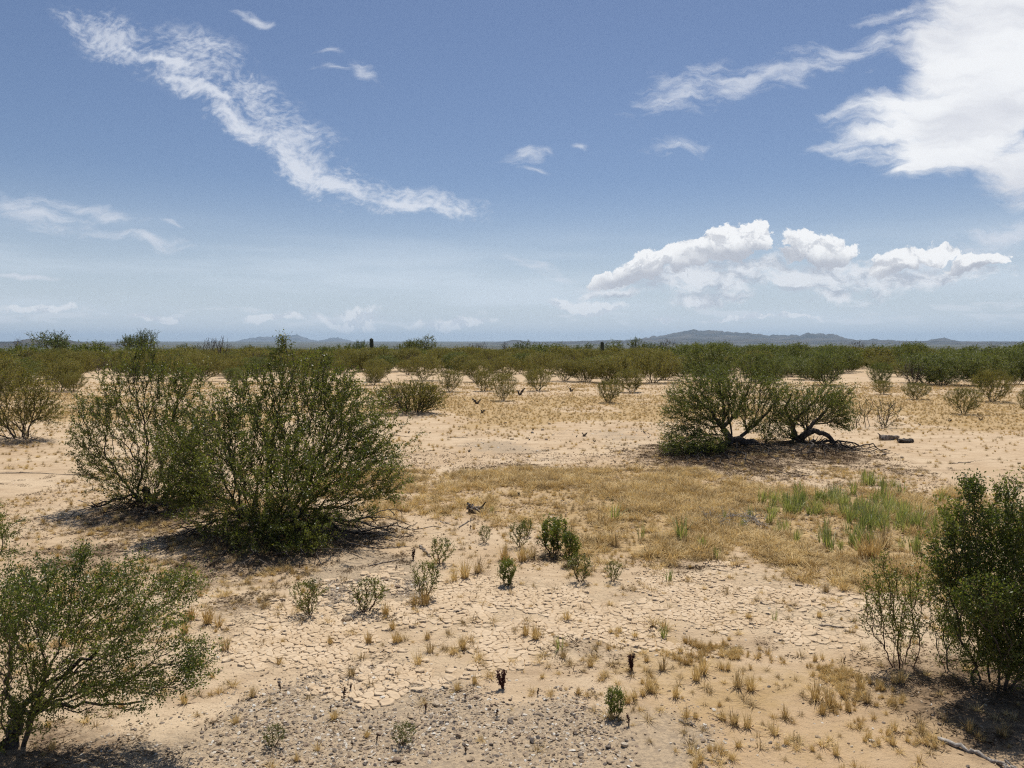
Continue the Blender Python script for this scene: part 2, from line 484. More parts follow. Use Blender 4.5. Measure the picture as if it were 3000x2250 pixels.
def soil_mat(name, kind):
    m, T, out = new_mat(name)
    p = T.n('ShaderNodeBsdfPrincipled')
    pos = T.n('ShaderNodeNewGeometry').outputs['Position']
    n_big = T.noise(pos, 0.55, 5, 0.6)
    n_mid = T.noise(pos, 3.1, 6, 0.65)
    n_fine = T.noise(pos, 26, 6, 0.7)
    n_grit = T.noise(pos, 110, 3, 0.6)
    pale, sand, tan = (0.585, 0.45, 0.30), (0.49, 0.355, 0.22), (0.35, 0.24, 0.14)
    if kind == 'plate':
        c = T.mix(T.sm(n_mid, 0.3, 0.7), (0.59, 0.465, 0.325), (0.52, 0.395, 0.26))
        isl = T.n('ShaderNodeNewGeometry').outputs['Random Per Island']
        c = T.mix(T.mul(isl, 0.35), c, (0.40, 0.28, 0.165))
        c = T.mix(T.mul(T.sm(n_fine, 0.54, 0.70), 0.35), c, (0.27, 0.185, 0.11))
    else:
        zm, zg, zv, zl, zs = (T.attr(a) for a in ('zmud', 'zgrass', 'zgravel', 'zlitter', 'zsand'))
        c = T.mix(T.sm(n_big, 0.32, 0.68), sand, pale)
        wash = T.noise(T.mapping(pos, rot=0.12, scale=(0.45, 2.2, 1)), 1.1, 6, 0.68)
        c = T.mix(T.mul(T.sm(wash, 0.50, 0.68), 0.55), c, tan)
        c = T.mix(T.mul(T.sm(n_mid, 0.47, 0.66), 0.5), c, (0.39, 0.275, 0.17))
        c = T.mix(T.mul(zs, 0.7), c, (0.46, 0.315, 0.175))
        c = T.mix(T.mul(T.mul(zm, T.sm(n_mid, 0.3, 0.6, 1.0, 0.4)), 0.8), c, (0.55, 0.425, 0.28))
        gm = T.sm(T.add(zg, T.mul(T.sub(T.noise(pos, 4.0, 5, 0.7), 0.5), 1.1)), 0.25, 0.8)
        c = T.mix(T.mul(gm, 0.65), c, (0.40, 0.27, 0.115))
        vm = T.sm(T.add(zv, T.mul(T.sub(n_mid, 0.5), 1.0)), 0.3, 0.8)
        c = T.mix(T.mul(vm, 0.85), c, T.mix(T.sm(n_fine, 0.4, 0.6), (0.30, 0.235, 0.165), (0.48, 0.37, 0.245)))
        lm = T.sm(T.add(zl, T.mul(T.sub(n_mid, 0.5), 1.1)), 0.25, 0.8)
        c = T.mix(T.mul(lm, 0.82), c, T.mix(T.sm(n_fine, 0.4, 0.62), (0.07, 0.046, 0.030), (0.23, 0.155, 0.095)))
        # crumbs and specks of dark organic matter on the crust
        c = T.mix(T.mul(T.sm(n_fine, 0.56, 0.70), 0.5), c, (0.22, 0.15, 0.09))
        c = T.mix(T.mul(T.sm(n_grit, 0.58, 0.74), 0.4), c, (0.17, 0.115, 0.07))
        # far flats: scrub-covered plain seen edge on
        far = T.sm(T.vm('LENGTH', pos), 140, 420)
        fs = T.mix(T.sm(T.noise(T.mapping(pos, scale=(0.0016, 0.0008, 0.001)), 1.0, 6, 0.6), 0.36, 0.64), (0.048, 0.052, 0.030), (0.105, 0.092, 0.056))
        c = T.mix(far, c, fs)
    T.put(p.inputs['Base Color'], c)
    p.inputs['Roughness'].default_value = 0.95
    p.inputs['Specular IOR Level'].default_value = 0.1
    h = T.add(T.mul(n_mid, 0.5), T.add(T.mul(n_fine, 0.22), T.mul(n_grit, 0.09)))
    if kind != 'plate':
        vor = T.n('ShaderNodeTexVoronoi', feature='DISTANCE_TO_EDGE')
        T.put(vor.inputs['Vector'], T.vm('ADD', pos, T.vm('SCALE', T.noise(pos, 12, 3, 0.6, col=True), 0.03)))
        vor.inputs['Scale'].default_value = 13.0
        crack = T.mul(T.sm(vor.outputs[0], 0.0, 0.09, -1.0, 0.0), T.mul(T.mul(T.sm(n_big, 0.35, 0.6), zm), 0.3))
        h = T.add(h, T.mul(crack, 0.6))
    bp = T.n('ShaderNodeBump'); bp.inputs['Strength'].default_value = 0.9 if kind != 'plate' else 0.5; bp.inputs['Distance'].default_value = 0.085 if kind != 'plate' else 0.02
    T.link(h, bp.inputs['Height']); T.link(bp.outputs[0], p.inputs['Normal'])
    T.link(p.outputs[0], out.inputs[0])
    return m


M['soil'] = soil_mat('desert_soil', 'soil')
M['plate'] = soil_mat('mud_crust', 'plate')


def mountain_mat(name, a, b):
    m, T, out = new_mat(name)
    p = T.n('ShaderNodeBsdfPrincipled')
    pos = T.n('ShaderNodeNewGeometry').outputs['Position']
    n = T.noise(pos, 0.0018, 7, 0.62)
    T.put(p.inputs['Base Color'], T.mix(T.sm(n, 0.38, 0.66), a, b))
    p.inputs['Roughness'].default_value = 1.0
    p.inputs['Specular IOR Level'].default_value = 0.0
    T.link(p.outputs[0], out.inputs[0])
    return m


# ------------------------------------------------------------------ ground zones (photo-pixel polygons on the ground)
Z_MUD = [(950, 1735), (1300, 1690), (1700, 1710), (1980, 1650), (2250, 1660), (2500, 1690), (2680, 1760), (2520, 1840), (2080, 1890), (1650, 1950), (1200, 1990), (880, 1950), (620, 1890), (560, 1790), (760, 1770)]
Z_GOLD = [(1150, 1400), (1500, 1380), (1930, 1395), (2250, 1440), (2700, 1430), (2800, 1500), (2770, 1640), (2480, 1690), (2200, 1610), (1950, 1640), (1700, 1600), (1560, 1530), (1330, 1500), (1180, 1450)]
Z_GREEN = [(2290, 1430), (2560, 1415), (2760, 1480), (2720, 1570), (2500, 1590), (2380, 1620), (2250, 1520)]
Z_GOLD2 = [(1700, 1890), (2050, 1880), (2330, 1960), (2500, 1980), (2560, 2080), (2350, 2110), (2100, 2100), (1880, 2040), (1760, 1960)]
Z_GOLD3 = [(2050, 2080), (2600, 2060), (2980, 2130), (2980, 2250), (2100, 2250)]
Z_GRAVEL = [(640, 2100), (900, 2040), (1200, 2000), (1500, 2015), (1700, 2060), (1880, 2110), (2030, 2190), (2000, 2260), (380, 2260), (420, 2190)]
Z_GRAVEL2 = [(960, 1690), (1080, 1620), (1210, 1660), (1200, 1760), (1050, 1790), (940, 1750)]
Z_GRAVEL3 = [(1310, 1300), (1450, 1292), (1620, 1320), (1600, 1345), (1400, 1335)]
Z_GRAVEL4 = [(1630, 1255), (1930, 1250), (1960, 1330), (1700, 1320)]
Z_SAND = [(1500, 2180), (2050, 2060), (2500, 1950), (3000, 2020), (3200, 2300), (1400, 2300)]
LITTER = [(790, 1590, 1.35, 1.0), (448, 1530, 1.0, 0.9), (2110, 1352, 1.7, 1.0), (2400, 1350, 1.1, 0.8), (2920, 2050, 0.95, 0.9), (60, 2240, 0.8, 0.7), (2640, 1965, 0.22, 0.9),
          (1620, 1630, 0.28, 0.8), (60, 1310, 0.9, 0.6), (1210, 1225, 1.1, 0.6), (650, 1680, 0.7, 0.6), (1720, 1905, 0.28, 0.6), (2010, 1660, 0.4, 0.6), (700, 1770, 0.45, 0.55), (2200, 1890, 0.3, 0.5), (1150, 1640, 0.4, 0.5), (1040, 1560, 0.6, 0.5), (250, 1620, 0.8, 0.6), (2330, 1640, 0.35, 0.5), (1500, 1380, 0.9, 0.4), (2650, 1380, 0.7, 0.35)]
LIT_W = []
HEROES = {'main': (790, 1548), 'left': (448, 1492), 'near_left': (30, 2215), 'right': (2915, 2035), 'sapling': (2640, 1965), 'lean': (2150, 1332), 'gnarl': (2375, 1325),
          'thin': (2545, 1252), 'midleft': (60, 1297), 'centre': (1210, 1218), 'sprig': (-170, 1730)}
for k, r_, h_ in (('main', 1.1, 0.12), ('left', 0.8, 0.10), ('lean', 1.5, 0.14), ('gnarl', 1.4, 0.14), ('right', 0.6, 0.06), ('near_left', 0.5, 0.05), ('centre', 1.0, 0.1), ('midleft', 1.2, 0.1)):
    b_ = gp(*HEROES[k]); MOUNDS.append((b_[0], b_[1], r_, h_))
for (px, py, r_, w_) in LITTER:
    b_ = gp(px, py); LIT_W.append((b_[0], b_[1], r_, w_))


def sdpoly(x, y, poly):
    """signed distance on the ground to a polygon given in photo pixels, positive inside"""
    Gp = np.array([[ray(a, b)[0] * (-CAM_H / ray(a, b)[1]), -CAM_H / ray(a, b)[1]] for a, b in poly])
    d2 = np.full(np.shape(x), 1e18); n = len(Gp)
    for k in range(n):
        x1, y1 = Gp[k]; x2, y2 = Gp[(k + 1) % n]
        dx, dy = x2 - x1, y2 - y1
        t = np.clip(((x - x1) * dx + (y - y1) * dy) / (dx * dx + dy * dy + 1e-12), 0, 1)
        d2 = np.minimum(d2, (x - x1 - t * dx) ** 2 + (y - y1 - t * dy) ** 2)
    return np.sqrt(d2) * np.where(inpoly(x, y, [tuple(p) for p in Gp]), 1, -1)


def zones(x, y):
    x = np.asarray(x, float); y = np.asarray(y, float)
    px, py = topx(x, y)
    ok = (y > 2.5) & (y < 60)
    w1 = (fbm(x * 1.7, y * 1.7, 5) - 0.5); w2 = (fbm(x * 0.6, y * 0.6, 6) - 0.5)

    def f(poly, w, amp):
        sd = np.full(x.shape, -9.0)
        sd[ok] = sdpoly(x[ok], y[ok], poly)
        return sstep(-w, w, sd + amp * (w1 + w2) * 1.6)
    lit = np.zeros_like(px)
    for (lx, ly, lr, lw) in LIT_W:
        rr = np.hypot(x - lx, y - ly) / lr * (1 + 0.7 * w1)
        lit = np.maximum(lit, lw * np.exp(-rr ** 2 * 1.2))
    gold = np.maximum.reduce([f(Z_GOLD, 0.8, 1.3) * (0.45 + 0.55 * sstep(1350, 1900, px)), 0.6 * f(Z_GOLD2, 0.25, 0.5), 0.4 * f(Z_GOLD3, 0.3, 0.6)])
    band = 0.9 * sstep(1140, 1175, py) * (1 - sstep(1245, 1280, py)) * ok + 0.7 * sstep(1330, 1380, py) * (1 - sstep(1420, 1480, py)) * ok * sstep(850, 1100, px) * (1 - sstep(1900, 2200, px))
    gold = np.maximum(gold, band * sstep(0.35, 0.6, fbm(x * 0.4, y * 0.4, 31)))
    grav = np.maximum.reduce([f(Z_GRAVEL, 0.42, 0.8), f(Z_GRAVEL2, 0.2, 0.4), 0.9 * f(Z_GRAVEL3, 0.5, 0.8), 0.6 * f(Z_GRAVEL4, 0.8, 1.2)])
    return dict(zmud=f(Z_MUD, 0.3, 0.7), zgrass=gold, zgravel=grav, zlitter=lit, zsand=f(Z_SAND, 0.4, 0.5), green=f(Z_GREEN, 0.5, 0.9))


def build_ground():
    n = 440
    t = np.linspace(-1, 1, n)
    a, b = 2.6, math.asinh(44000 / 2.6)
    gx = a * np.sinh(b * t)
    gy = 7.0 + a * np.sinh(b * t)
    X, Y = np.meshgrid(gx, gy)
    Zz = hz(X, Y)
    V = np.stack([X, Y, Zz], -1).reshape(-1, 3)
    i = np.arange(n * n).reshape(n, n)
    Fq = np.stack([i[:-1, :-1], i[:-1, 1:], i[1:, 1:], i[1:, :-1]], -1).reshape(-1, 4)
    me = mesh_np('ground', V, Fq, M['soil'], True)
    zz = zones(V[:, 0], V[:, 1])
    for k in ('zmud', 'zgrass', 'zgravel', 'zlitter', 'zsand'):
        at = me.attributes.new(k, 'FLOAT', 'POINT')
        at.data.foreach_set('value', zz[k].astype(np.float32))
    return tag(obj('ground', me), kind='structure')


ground = build_ground()


# ---- mountains
def mountain(name, profile, R, W, mat, seed, nu=260, nv=36, base_drop=60):
    xs = np.array([p[0] for p in profile], float); ys = np.array([p[1] for p in profile], float)
    px = np.linspace(xs[0], xs[-1], nu)
    py = np.interp(px, xs, ys)
    py = py + (fbm(px / 11, px * 0 + seed, seed, 5) - 0.5) * 9 * sstep(0, 14, 1004 - py)
    V = []
    v = np.linspace(-1, 1, nv)
    for k in range(nu):
        a, bz = ray(px[k], py[k])
        az = math.atan(a)
        top = CAM_H + bz * math.cos(az) * R
        for vv in v:
            r = R + vv * W
            x, y = r * math.sin(az), r * math.cos(az)
            g0 = float(hz(x, y)) - 4
            rid = 1 - abs(vv) ** 1.15
            h = max(top - g0, 0)
            gul = abs(fbm(x / (W * 0.28), y / (W * 0.55), seed + 4) - 0.5) * 2
            sh = rid * (1 - 0.6 * gul * min(1, abs(vv) * 4) * (1 - 0.4 * rid))
            V.append((x, y, g0 + h * max(sh, 0)))
    i = np.arange(nu * nv).reshape(nu, nv)
    Fq = np.stack([i[:-1, :-1], i[1:, :-1], i[1:, 1:], i[:-1, 1:]], -1).reshape(-1, 4)
    return tag(obj(name, mesh_np(name, V, Fq, mat, True)), kind='structure')


M['range'] = mountain_mat('range_rock', (0.040, 0.040, 0.036), (0.105, 0.090, 0.070))
mountain('mountain_range', [(1780, 1004), (1850, 996), (1910, 985), (1960, 979), (1985, 972), (2010, 967), (2030, 965), (2060, 968), (2110, 968), (2150, 973), (2200, 977), (2240, 981), (2290, 981), (2340, 982), (2375, 975), (2390, 979), (2410, 977), (2450, 982), (2480, 990), (2510, 995), (2520, 996), (2560, 993), (2600, 995), (2640, 1000), (2700, 1000), (2740, 992), (2765, 989), (2790, 996), (2830, 1002), (2900, 1004)], 17000, 2600, M['range'], 3)
mountain('mountain_foothills', [(1250, 1007), (1330, 1006), (1440, 1005), (1475, 1001), (1500, 996), (1525, 996), (1560, 1001), (1660, 1000), (1800, 996), (1950, 992), (2100, 993), (2300, 994), (2500, 997), (2700, 999), (2900, 1000), (3300, 1001)], 13500, 2200, M['range'], 8)
mountain('mountain_peaks', [(590, 1012), (640, 1008), (680, 1002), (720, 993), (760, 987), (790, 986), (820, 981), (850, 982), (870, 978), (885, 983), (905, 993), (930, 998), (960, 993), (990, 987), (1010, 993), (1035, 1000), (1070, 1006), (1120, 1010)], 30000, 3500, M['range'], 12)
mountain('mountain_peaks', [(420, 1012), (470, 1006), (490, 1000), (505, 1004), (530, 1006), (600, 1012)], 30000, 2200, M['range'], 15, 100)
mountain('hill', [(-200, 1006), (-60, 1002), (40, 1000), (80, 993), (110, 994), (150, 996), (190, 995), (215, 998), (245, 1003), (300, 1006), (370, 1008), (430, 1011)], 8500, 1200, M['range'], 18, 140)
mountain('hill', [(1080, 1012), (1110, 1008), (1140, 1006), (1150, 1003), (1156, 1004), (1166, 1009), (1200, 1012)], 16000, 700, M['range'], 22, 80)
mountain('hill', [(1240, 1012), (1265, 1006), (1300, 1009), (1340, 1012)], 16000, 700, M['range'], 25, 60)

# ------------------------------------------------------------------ plants
class Grow:
    """branches grown towards points: each point joins the node with the least distance plus a share of its path length"""
    def __init__(self, g, maxn=20000):
        self.g = g
        self.P = np.zeros((maxn, 3)); self.par = np.full(maxn, -1); self.pl = np.zeros(maxn); self.D = np.zeros((maxn, 3)); self.root = np.zeros(maxn, int)
        self.rmin = np.zeros(maxn); self.n = 0; self.nr = 0

    def node(self, p, par, rmin=0.0):
        i = self.n; self.P[i] = p; self.par[i] = par; self.rmin[i] = rmin
        if par >= 0:
            d = self.P[i] - self.P[par]; L = np.linalg.norm(d) + 1e-9
            self.pl[i] = self.pl[par] + L; self.D[i] = d / L; self.root[i] = self.root[par]
        else:
            self.D[i] = (0, 0, 1); self.root[i] = self.nr; self.nr += 1
        self.n += 1
        return i

    def chain(self, pts, r0=0.0, r1=0.0, par=-1):
        n = len(pts)
        for k, p in enumerate(pts):
            par = self.node(p, par, r0 + (r1 - r0) * k / max(1, n - 1))
        return par

    def to(self, pts, bf=0.3, seg=0.08, wig=0.25, bend=0.35, maxd=None):
        g = self.g
        if not len(pts): return
        base = self.P[0]
        order = np.argsort(np.linalg.norm(pts - base, axis=1) + g.uniform(0, 0.15, len(pts)))
        for p in pts[order]:
            n = self.n
            if n > len(self.P) - 60: break
            d = np.sqrt(((self.P[:n] - p) ** 2).sum(1))
            al = ((p - self.P[:n]) * self.D[:n]).sum(1) / (d + 1e-6)
            j = int(np.argmin(d * (1.35 - 0.45 * al) + bf * self.pl[:n]))
            L = d[j]
            if L < seg * 0.35: continue
            k = max(1, int(round(L / seg)))
            a = self.P[j].copy(); c = a + self.D[j] * L * bend
            cur = j
            for s in range(1, k + 1):
                t = s / k
                q = (1 - t) ** 2 * a + 2 * t * (1 - t) * c + t * t * p
                if s < k: q = q + g.normal(0, wig * seg, 3)
                cur = self.node(q, cur)

    def radii(self, tip=0.0022, e=2.3):
        n = self.n; s = np.zeros(n); self.r = np.zeros(n); big = np.zeros(n); self.main = np.full(n, -1)
        for i in range(n - 1, -1, -1):
            r = max(s[i] ** (1 / e) if s[i] > 0 else tip, self.rmin[i])
            self.r[i] = r
            p = self.par[i]
            if p >= 0:
                s[p] += r ** e
                if r > big[p]: big[p] = r; self.main[p] = i
        return self.r

    def tubes(self, name, mat, sel=None, org=(0, 0, 0), rmin=0.0, thin=0.010):
        n = self.n
        idx = np.arange(n); ed = idx[self.par[:n] >= 0]
        if sel is not None: ed = ed[sel[ed]]
        ed = ed[self.r[ed] >= rmin]
        if not len(ed): return None
        par = self.par[ed]
        Fr = self.D[:n].copy()
        mc = self.main[:n]; has = mc >= 0
        Fr[has] = Fr[has] + self.D[mc[has]]
        Fr /= np.linalg.norm(Fr, axis=1)[:, None] + 1e-9
        ismain = self.main[par] == ed
        V, Fa, off = [], [], 0
        for k, m_ in ((3, self.r[ed] < thin), (7, self.r[ed] >= thin)):
            e = ed[m_]
            if not len(e): continue
            p = par[m_]; im = ismain[m_]
            d0 = np.where(im[:, None], Fr[p], self.D[e]); d1 = Fr[e]
            r0 = np.where(im, self.r[p], self.r[e] * 1.15); r0 = np.minimum(r0, self.r[e] * 1.6); r1 = self.r[e]
            ref = np.array([0.31, 0.17, 0.93])
            rings = []
            for dd, rr, cc in ((d0, r0, self.P[p]), (d1, r1, self.P[e])):
                u = np.cross(dd, np.broadcast_to(ref, dd.shape)); u /= np.linalg.norm(u, axis=1)[:, None] + 1e-9
                w = np.cross(dd, u)
                an = np.arange(k) * 2 * np.pi / k
                rings.append(cc[:, None] + rr[:, None, None] * (u[:, None] * np.cos(an)[None, :, None] + w[:, None] * np.sin(an)[None, :, None]))
            vv = np.concatenate(rings, 1).reshape(-1, 3)
            b = off + np.arange(len(e))[:, None] * 2 * k
            a = np.arange(k); a2 = (a + 1) % k
            Fa.append(np.stack([b + a, b + a2, b + k + a2, b + k + a], -1).reshape(-1, 4))
            V.append(vv); off += len(vv)
        V = np.concatenate(V) - np.asarray(org)
        return mesh_np(name, V, Fa, mat, True)

    def leaf_sites(self, rleaf, per_m, zmin=0.03):
        n = self.n; g = self.g
        e = np.arange(n)[(self.par[:n] >= 0) & (self.r[:n] < rleaf)]
        p = self.par[e]
        L = np.linalg.norm(self.P[e] - self.P[p], axis=1)
        cnt = g.poisson(L * per_m)
        ii = np.repeat(np.arange(len(e)), cnt)
        t = g.random(len(ii))[:, None]
        pos = self.P[p[ii]] * (1 - t) + self.P[e[ii]] * t
        return pos, self.D[e[ii]]


def leaves(name, pos, axis, size, mat, g, org=(0, 0, 0), ratio=0.5, spread=0.6, up=0.25, off=0.012, fold=0.25):
    n = len(pos)
    a = axis * 0.45 + g.normal(0, spread, (n, 3)) + np.array([0, 0, up])
    a /= np.linalg.norm(a, axis=1)[:, None] + 1e-9
    w = np.cross(a, g.normal(0, 1, (n, 3))); w /= np.linalg.norm(w, axis=1)[:, None] + 1e-9
    nn = np.cross(a, w)
    L = size * g.uniform(0.65, 1.35, n)[:, None]
    p = pos + g.normal(0, off, (n, 3)) - np.asarray(org)
    W = L * ratio * 0.5
    V = np.stack([p, p + a * L * 0.5 + w * W + nn * W * fold, p + a * L, p + a * L * 0.5 - w * W + nn * W * fold], 1).reshape(-1, 3)
    i = np.arange(n)[:, None] * 4
    return mesh_np(name, V, (i + np.arange(4)).reshape(-1, 4), mat)


def blob_pts(base, blobs, n, g, zfloor=0.06):
    """sample points in ellipsoids given as photo px: (px, py, rx, ry, depth offset m, depth radius m)"""
    D = base[1]; out = []
    vol = []
    B = []
    for b in blobs:
        px, py, rx, ry = b[:4]; dd = b[4] if len(b) > 4 else 0.0
        a, c = ray(px, py); y = D + dd
        R = np.array([rx * y / F, b[5] if len(b) > 5 else min(max(rx, ry) * y / F * 0.85, 0.9), ry * y / F])
        B.append((np.array([a * y, y, CAM_H + c * y]), R)); vol.append((R[0] * R[1] * R[2]) ** 0.6)
    vol = np.array(vol) / sum(vol)
    for (c, R), w in zip(B, vol):
        k = max(3, int(n * w))
        d = g.normal(0, 1, (k, 3)); d /= np.linalg.norm(d, axis=1)[:, None]
        rad = g.random(k) ** 0.42; o_ = g.random(k) < 0.07; rad[o_] = g.uniform(1.0, 1.5, o_.sum())
        p = c + d * rad[:, None] * R
        out.append(p)
    P = np.concatenate(out)
    gz = hz(P[:, 0], P[:, 1]) + zfloor
    P[:, 2] = np.where(P[:, 2] < gz, gz + g.uniform(0, 0.12, len(P)), P[:, 2])
    return P


def hero(name, label, cat, key, blobs, npts, leaf, per_m, mat, seed, bf=0.42, seg=0.07, nroot=14, rroot=0.12, tip=0.0022, rleaf=0.0042, bark='bark', chains=None, bare=None, group=None, ratio=0.5, wig=0.17, e=2.75, lean=0.9, split=True, tips=10, dead=None):
    g = np.random.default_rng(seed)
    base = gp(*HEROES[key])
    G = Grow(g, 26000)
    if chains:
        last = None
        ends = []
        for (pl, r0, r1, par) in chains:
            pts = []
            for (px, py, dd) in pl:
                a, c = ray(px, py); y = base[1] + dd
                pts.append(np.array([a * y, y, CAM_H + c * y]))
            pts = np.array(pts)
            # refine the polyline
            tt = np.linspace(0, len(pts) - 1, len(pts) * 4)
            fine = np.stack([np.interp(tt, np.arange(len(pts)), pts[:, k]) for k in range(3)], -1) + g.normal(0, 0.012, (len(tt), 3))
            ends.append(G.chain(fine, r0, r1, ends[par] if par is not None else -1))
    for k in range(nroot):
        an = 2 * math.pi * (k + g.uniform(-.3, .3)) / nroot
        rr = rroot * math.sqrt(g.uniform(0.05, 1))
        p0 = base + np.array([rr * math.cos(an), rr * math.sin(an), -0.05])
        ll = lean * g.uniform(0.3, 1.7)
        d = np.array([math.cos(an) * ll, math.sin(an) * ll, 1.0]); d /= np.linalg.norm(d)
        L = g.uniform(0.10, 0.3)
        G.chain(np.array([p0, p0 + d * L * 0.5 + g.normal(0, 0.012, 3), p0 + d * L + g.normal(0, 0.02, 3)]))
    G.to(blob_pts(base, blobs, npts, g), bf, seg, wig)
    nleafy = G.n
    bare_from = G.n
    if bare:
        bp = blob_pts(base, bare[0], bare[1], g, 0.015)
        G.to(bp, bf * 0.6, seg, wig * 1.2, 0.5)
    G.radii(tip, e)
    root = empty(name, tuple(base))
    tag(root, label, cat, group)
    if split:
        # the thick stems are parts of their own, the fine twigs one part
        for k in range(G.nr):
            sel = (G.root[:G.n] == k) & (G.r[:G.n] >= 0.0052)
            if sel.sum() > 2:
                me = G.tubes('stem', M[bark], sel, base)
                if me: obj('stem', me, root)
        sel = G.r[:G.n] < 0.0052
        me = G.tubes('twigs', M['twigbark' if bark == 'bark' else bark], sel, base)
        if me: tag(obj('twigs', me, root), kind='stuff')
    else:
        obj('stems', G.tubes('stems', M[bark], None, base), root)
    pos, ax = G.leaf_sites(rleaf, per_m)
    if bare:
        keep_n = np.zeros(G.n, bool); keep_n[:bare_from] = True
        # leaves only on growth made before the bare branches
        ed = np.arange(G.n)[(G.par[:G.n] >= 0) & (G.r[:G.n] < rleaf) & keep_n]
        L = np.linalg.norm(G.P[ed] - G.P[G.par[ed]], axis=1)
        ii = np.repeat(np.arange(len(ed)), g.poisson(L * per_m)); t = g.random(len(ii))[:, None]
        pos = G.P[G.par[ed[ii]]] * (1 - t) + G.P[ed[ii]] * t; ax = G.D[ed[ii]]
    tipn = np.arange(bare_from)[(G.main[:bare_from] < 0) & (G.par[:bare_from] >= 0)]
    ti = np.repeat(tipn, g.poisson(tips, len(tipn)))
    pos = np.concatenate([pos, G.P[ti] + g.normal(0, leaf * 1.5, (len(ti), 3))]); ax = np.concatenate([ax, G.D[ti]])
    lp = pos - base; sc = 3.2 / max(0.4, base[1] / 9.0)
    cl = fbm(lp[:, 0] * sc + lp[:, 2] * sc * 0.7, lp[:, 1] * sc - lp[:, 2] * sc * 0.8 + 50, seed, 3)
    keep = (pos[:, 2] > hz(pos[:, 0], pos[:, 1]) + 0.03) & (g.random(len(pos)) < 0.38 + 1.4 * sstep(0.34, 0.60, cl))
    fo = obj('foliage', leaves('foliage', pos[keep], ax[keep], leaf, M[mat], g, base, ratio), root)
    tag(fo, kind='stuff')
    if dead:
        G2 = Grow(g, 6000)
        for k in range(18):
            an = 2 * math.pi * (k + g.uniform(-.3, .3)) / 18; rr = 0.14
            p0 = base + np.array([rr * math.cos(an), rr * math.sin(an), 0.0])
            G2.chain(np.array([p0, p0 + np.array([math.cos(an) * 0.12, math.sin(an) * 0.12, g.uniform(0.03, 0.18)])]))
        dp = blob_pts(base, dead[0], dead[1], g, 0.012)
        dz = hz(dp[:, 0], dp[:, 1])
        dp[:, 2] = np.minimum(dp[:, 2], dz + g.uniform(0.01, dead[2], len(dp)))
        G2.to(dp, 0.3, 0.09, 0.22, 0.45)
        G2.P[:G2.n, 2] = np.maximum(G2.P[:G2.n, 2], hz(G2.P[:G2.n, 0], G2.P[:G2.n, 1]) + 0.006)
        G2.radii(dead[3], 2.6)
        tag(obj('dead_branches', G2.tubes('dead_branches', M['bark'], None, base), root), kind='stuff')
    return root


hero('creosote_bush', 'largest dark green creosote bush, broad crown reaching the skyline beside its smaller neighbour', 'bush', 'main',
     [(828, 1005, 26, 36), (826, 1060, 55, 40), (925, 1060, 60, 45, .1), (745, 1090, 50, 45), (940, 1130, 130, 75, .1), (785, 1150, 120, 80), (960, 1210, 190, 100, .2), (650, 1205, 120, 85, -.1), (1080, 1270, 90, 80, .1), (800, 1290, 300, 110, -.3), (560, 1330, 130, 110, -.4),
      (1000, 1380, 170, 90, -.4), (1165, 1410, 40, 70), (1120, 1330, 70, 60), (800, 1400, 260, 90, -.7), (560, 1430, 120, 80, -.5), (680, 1500, 140, 70, -.9), (850, 1540, 160, 80, -1.0), (1000, 1460, 140, 80, -.5), (780, 1620, 130, 50, -1.1), (900, 1640, 70, 40, -1.2)],
     5200, 0.0240, 250, 'creosote', 11, rleaf=0.0056, nroot=46, rroot=0.30, lean=1.5, dead=([(1150, 1550, 130, 20, -.3), (1020, 1610, 130, 25, -.7), (600, 1580, 150, 25, -.4), (820, 1700, 220, 30, -1.2), (1120, 1500, 90, 20, .2), (800, 1560, 300, 40, -.3)], 330, 0.22, 0.0052))
hero('creosote_bush', 'creosote bush with a thick dark root crown leaning against the largest bush', 'bush', 'left',
     [(428, 1025, 36, 32), (400, 1070, 65, 45), (350, 1120, 75, 60), (515, 1110, 95, 65), (280, 1195, 80, 45), (420, 1215, 160, 95), (260, 1285, 70, 75), (550, 1270, 110, 85), (300, 1365, 85, 55), (500, 1370, 150, 80), (380, 1430, 100, 45, -.2), (560, 1440, 90, 50, -.2)],
     2300, 0.0225, 230, 'creosote', 12, rleaf=0.0056, nroot=24, rroot=0.16, lean=1.2, chains=[([(448, 1500, 0), (440, 1465, 0), (425, 1430, 0)], 0.09, 0.045, None), ([(470, 1495, .1), (480, 1460, .1), (500, 1420, .1)], 0.06, 0.03, None)],
     dead=([(330, 1520, 110, 20, -.3), (480, 1550, 90, 20, -.5), (560, 1520, 80, 20, -.2)], 150, 0.22, 0.0055))
hero('creosote_bush', 'fresh green creosote bush with a thick dark trunk and open slanting branches by the gravel', 'bush', 'near_left',
     [(245, 1625, 40, 45, .25), (110, 1700, 120, 60, .2), (330, 1710, 150, 70, .2), (530, 1715, 90, 50, .35), (150, 1820, 160, 80), (390, 1840, 180, 80, .1), (560, 1920, 80, 60, .1), (60, 1940, 110, 90, -.1), (250, 1980, 180, 70), (430, 2010, 140, 60), (-160, 1800, 190, 180), (560, 1990, 60, 40), (60, 1780, 120, 90, -.2),
      (100, 2080, 130, 60, -.1)],
     2900, 0.0140, 350, 'creosote_fresh', 13, nroot=5, rroot=0.05, seg=0.045, tip=0.0011, rleaf=0.0030,
     chains=[([(28, 2250, 0), (30, 2160, 0), (45, 2090, .02)], 0.055, 0.035, None), ([(45, 2090, .02), (130, 2010, .08), (300, 1900, .15)], 0.02, 0.009, 0), ([(45, 2090, .02), (20, 1980, .1), (60, 1820, .2)], 0.016, 0.008, 0), ([(45, 2090, .02), (200, 2070, 0), (400, 2060, 0)], 0.014, 0.006, 0)])
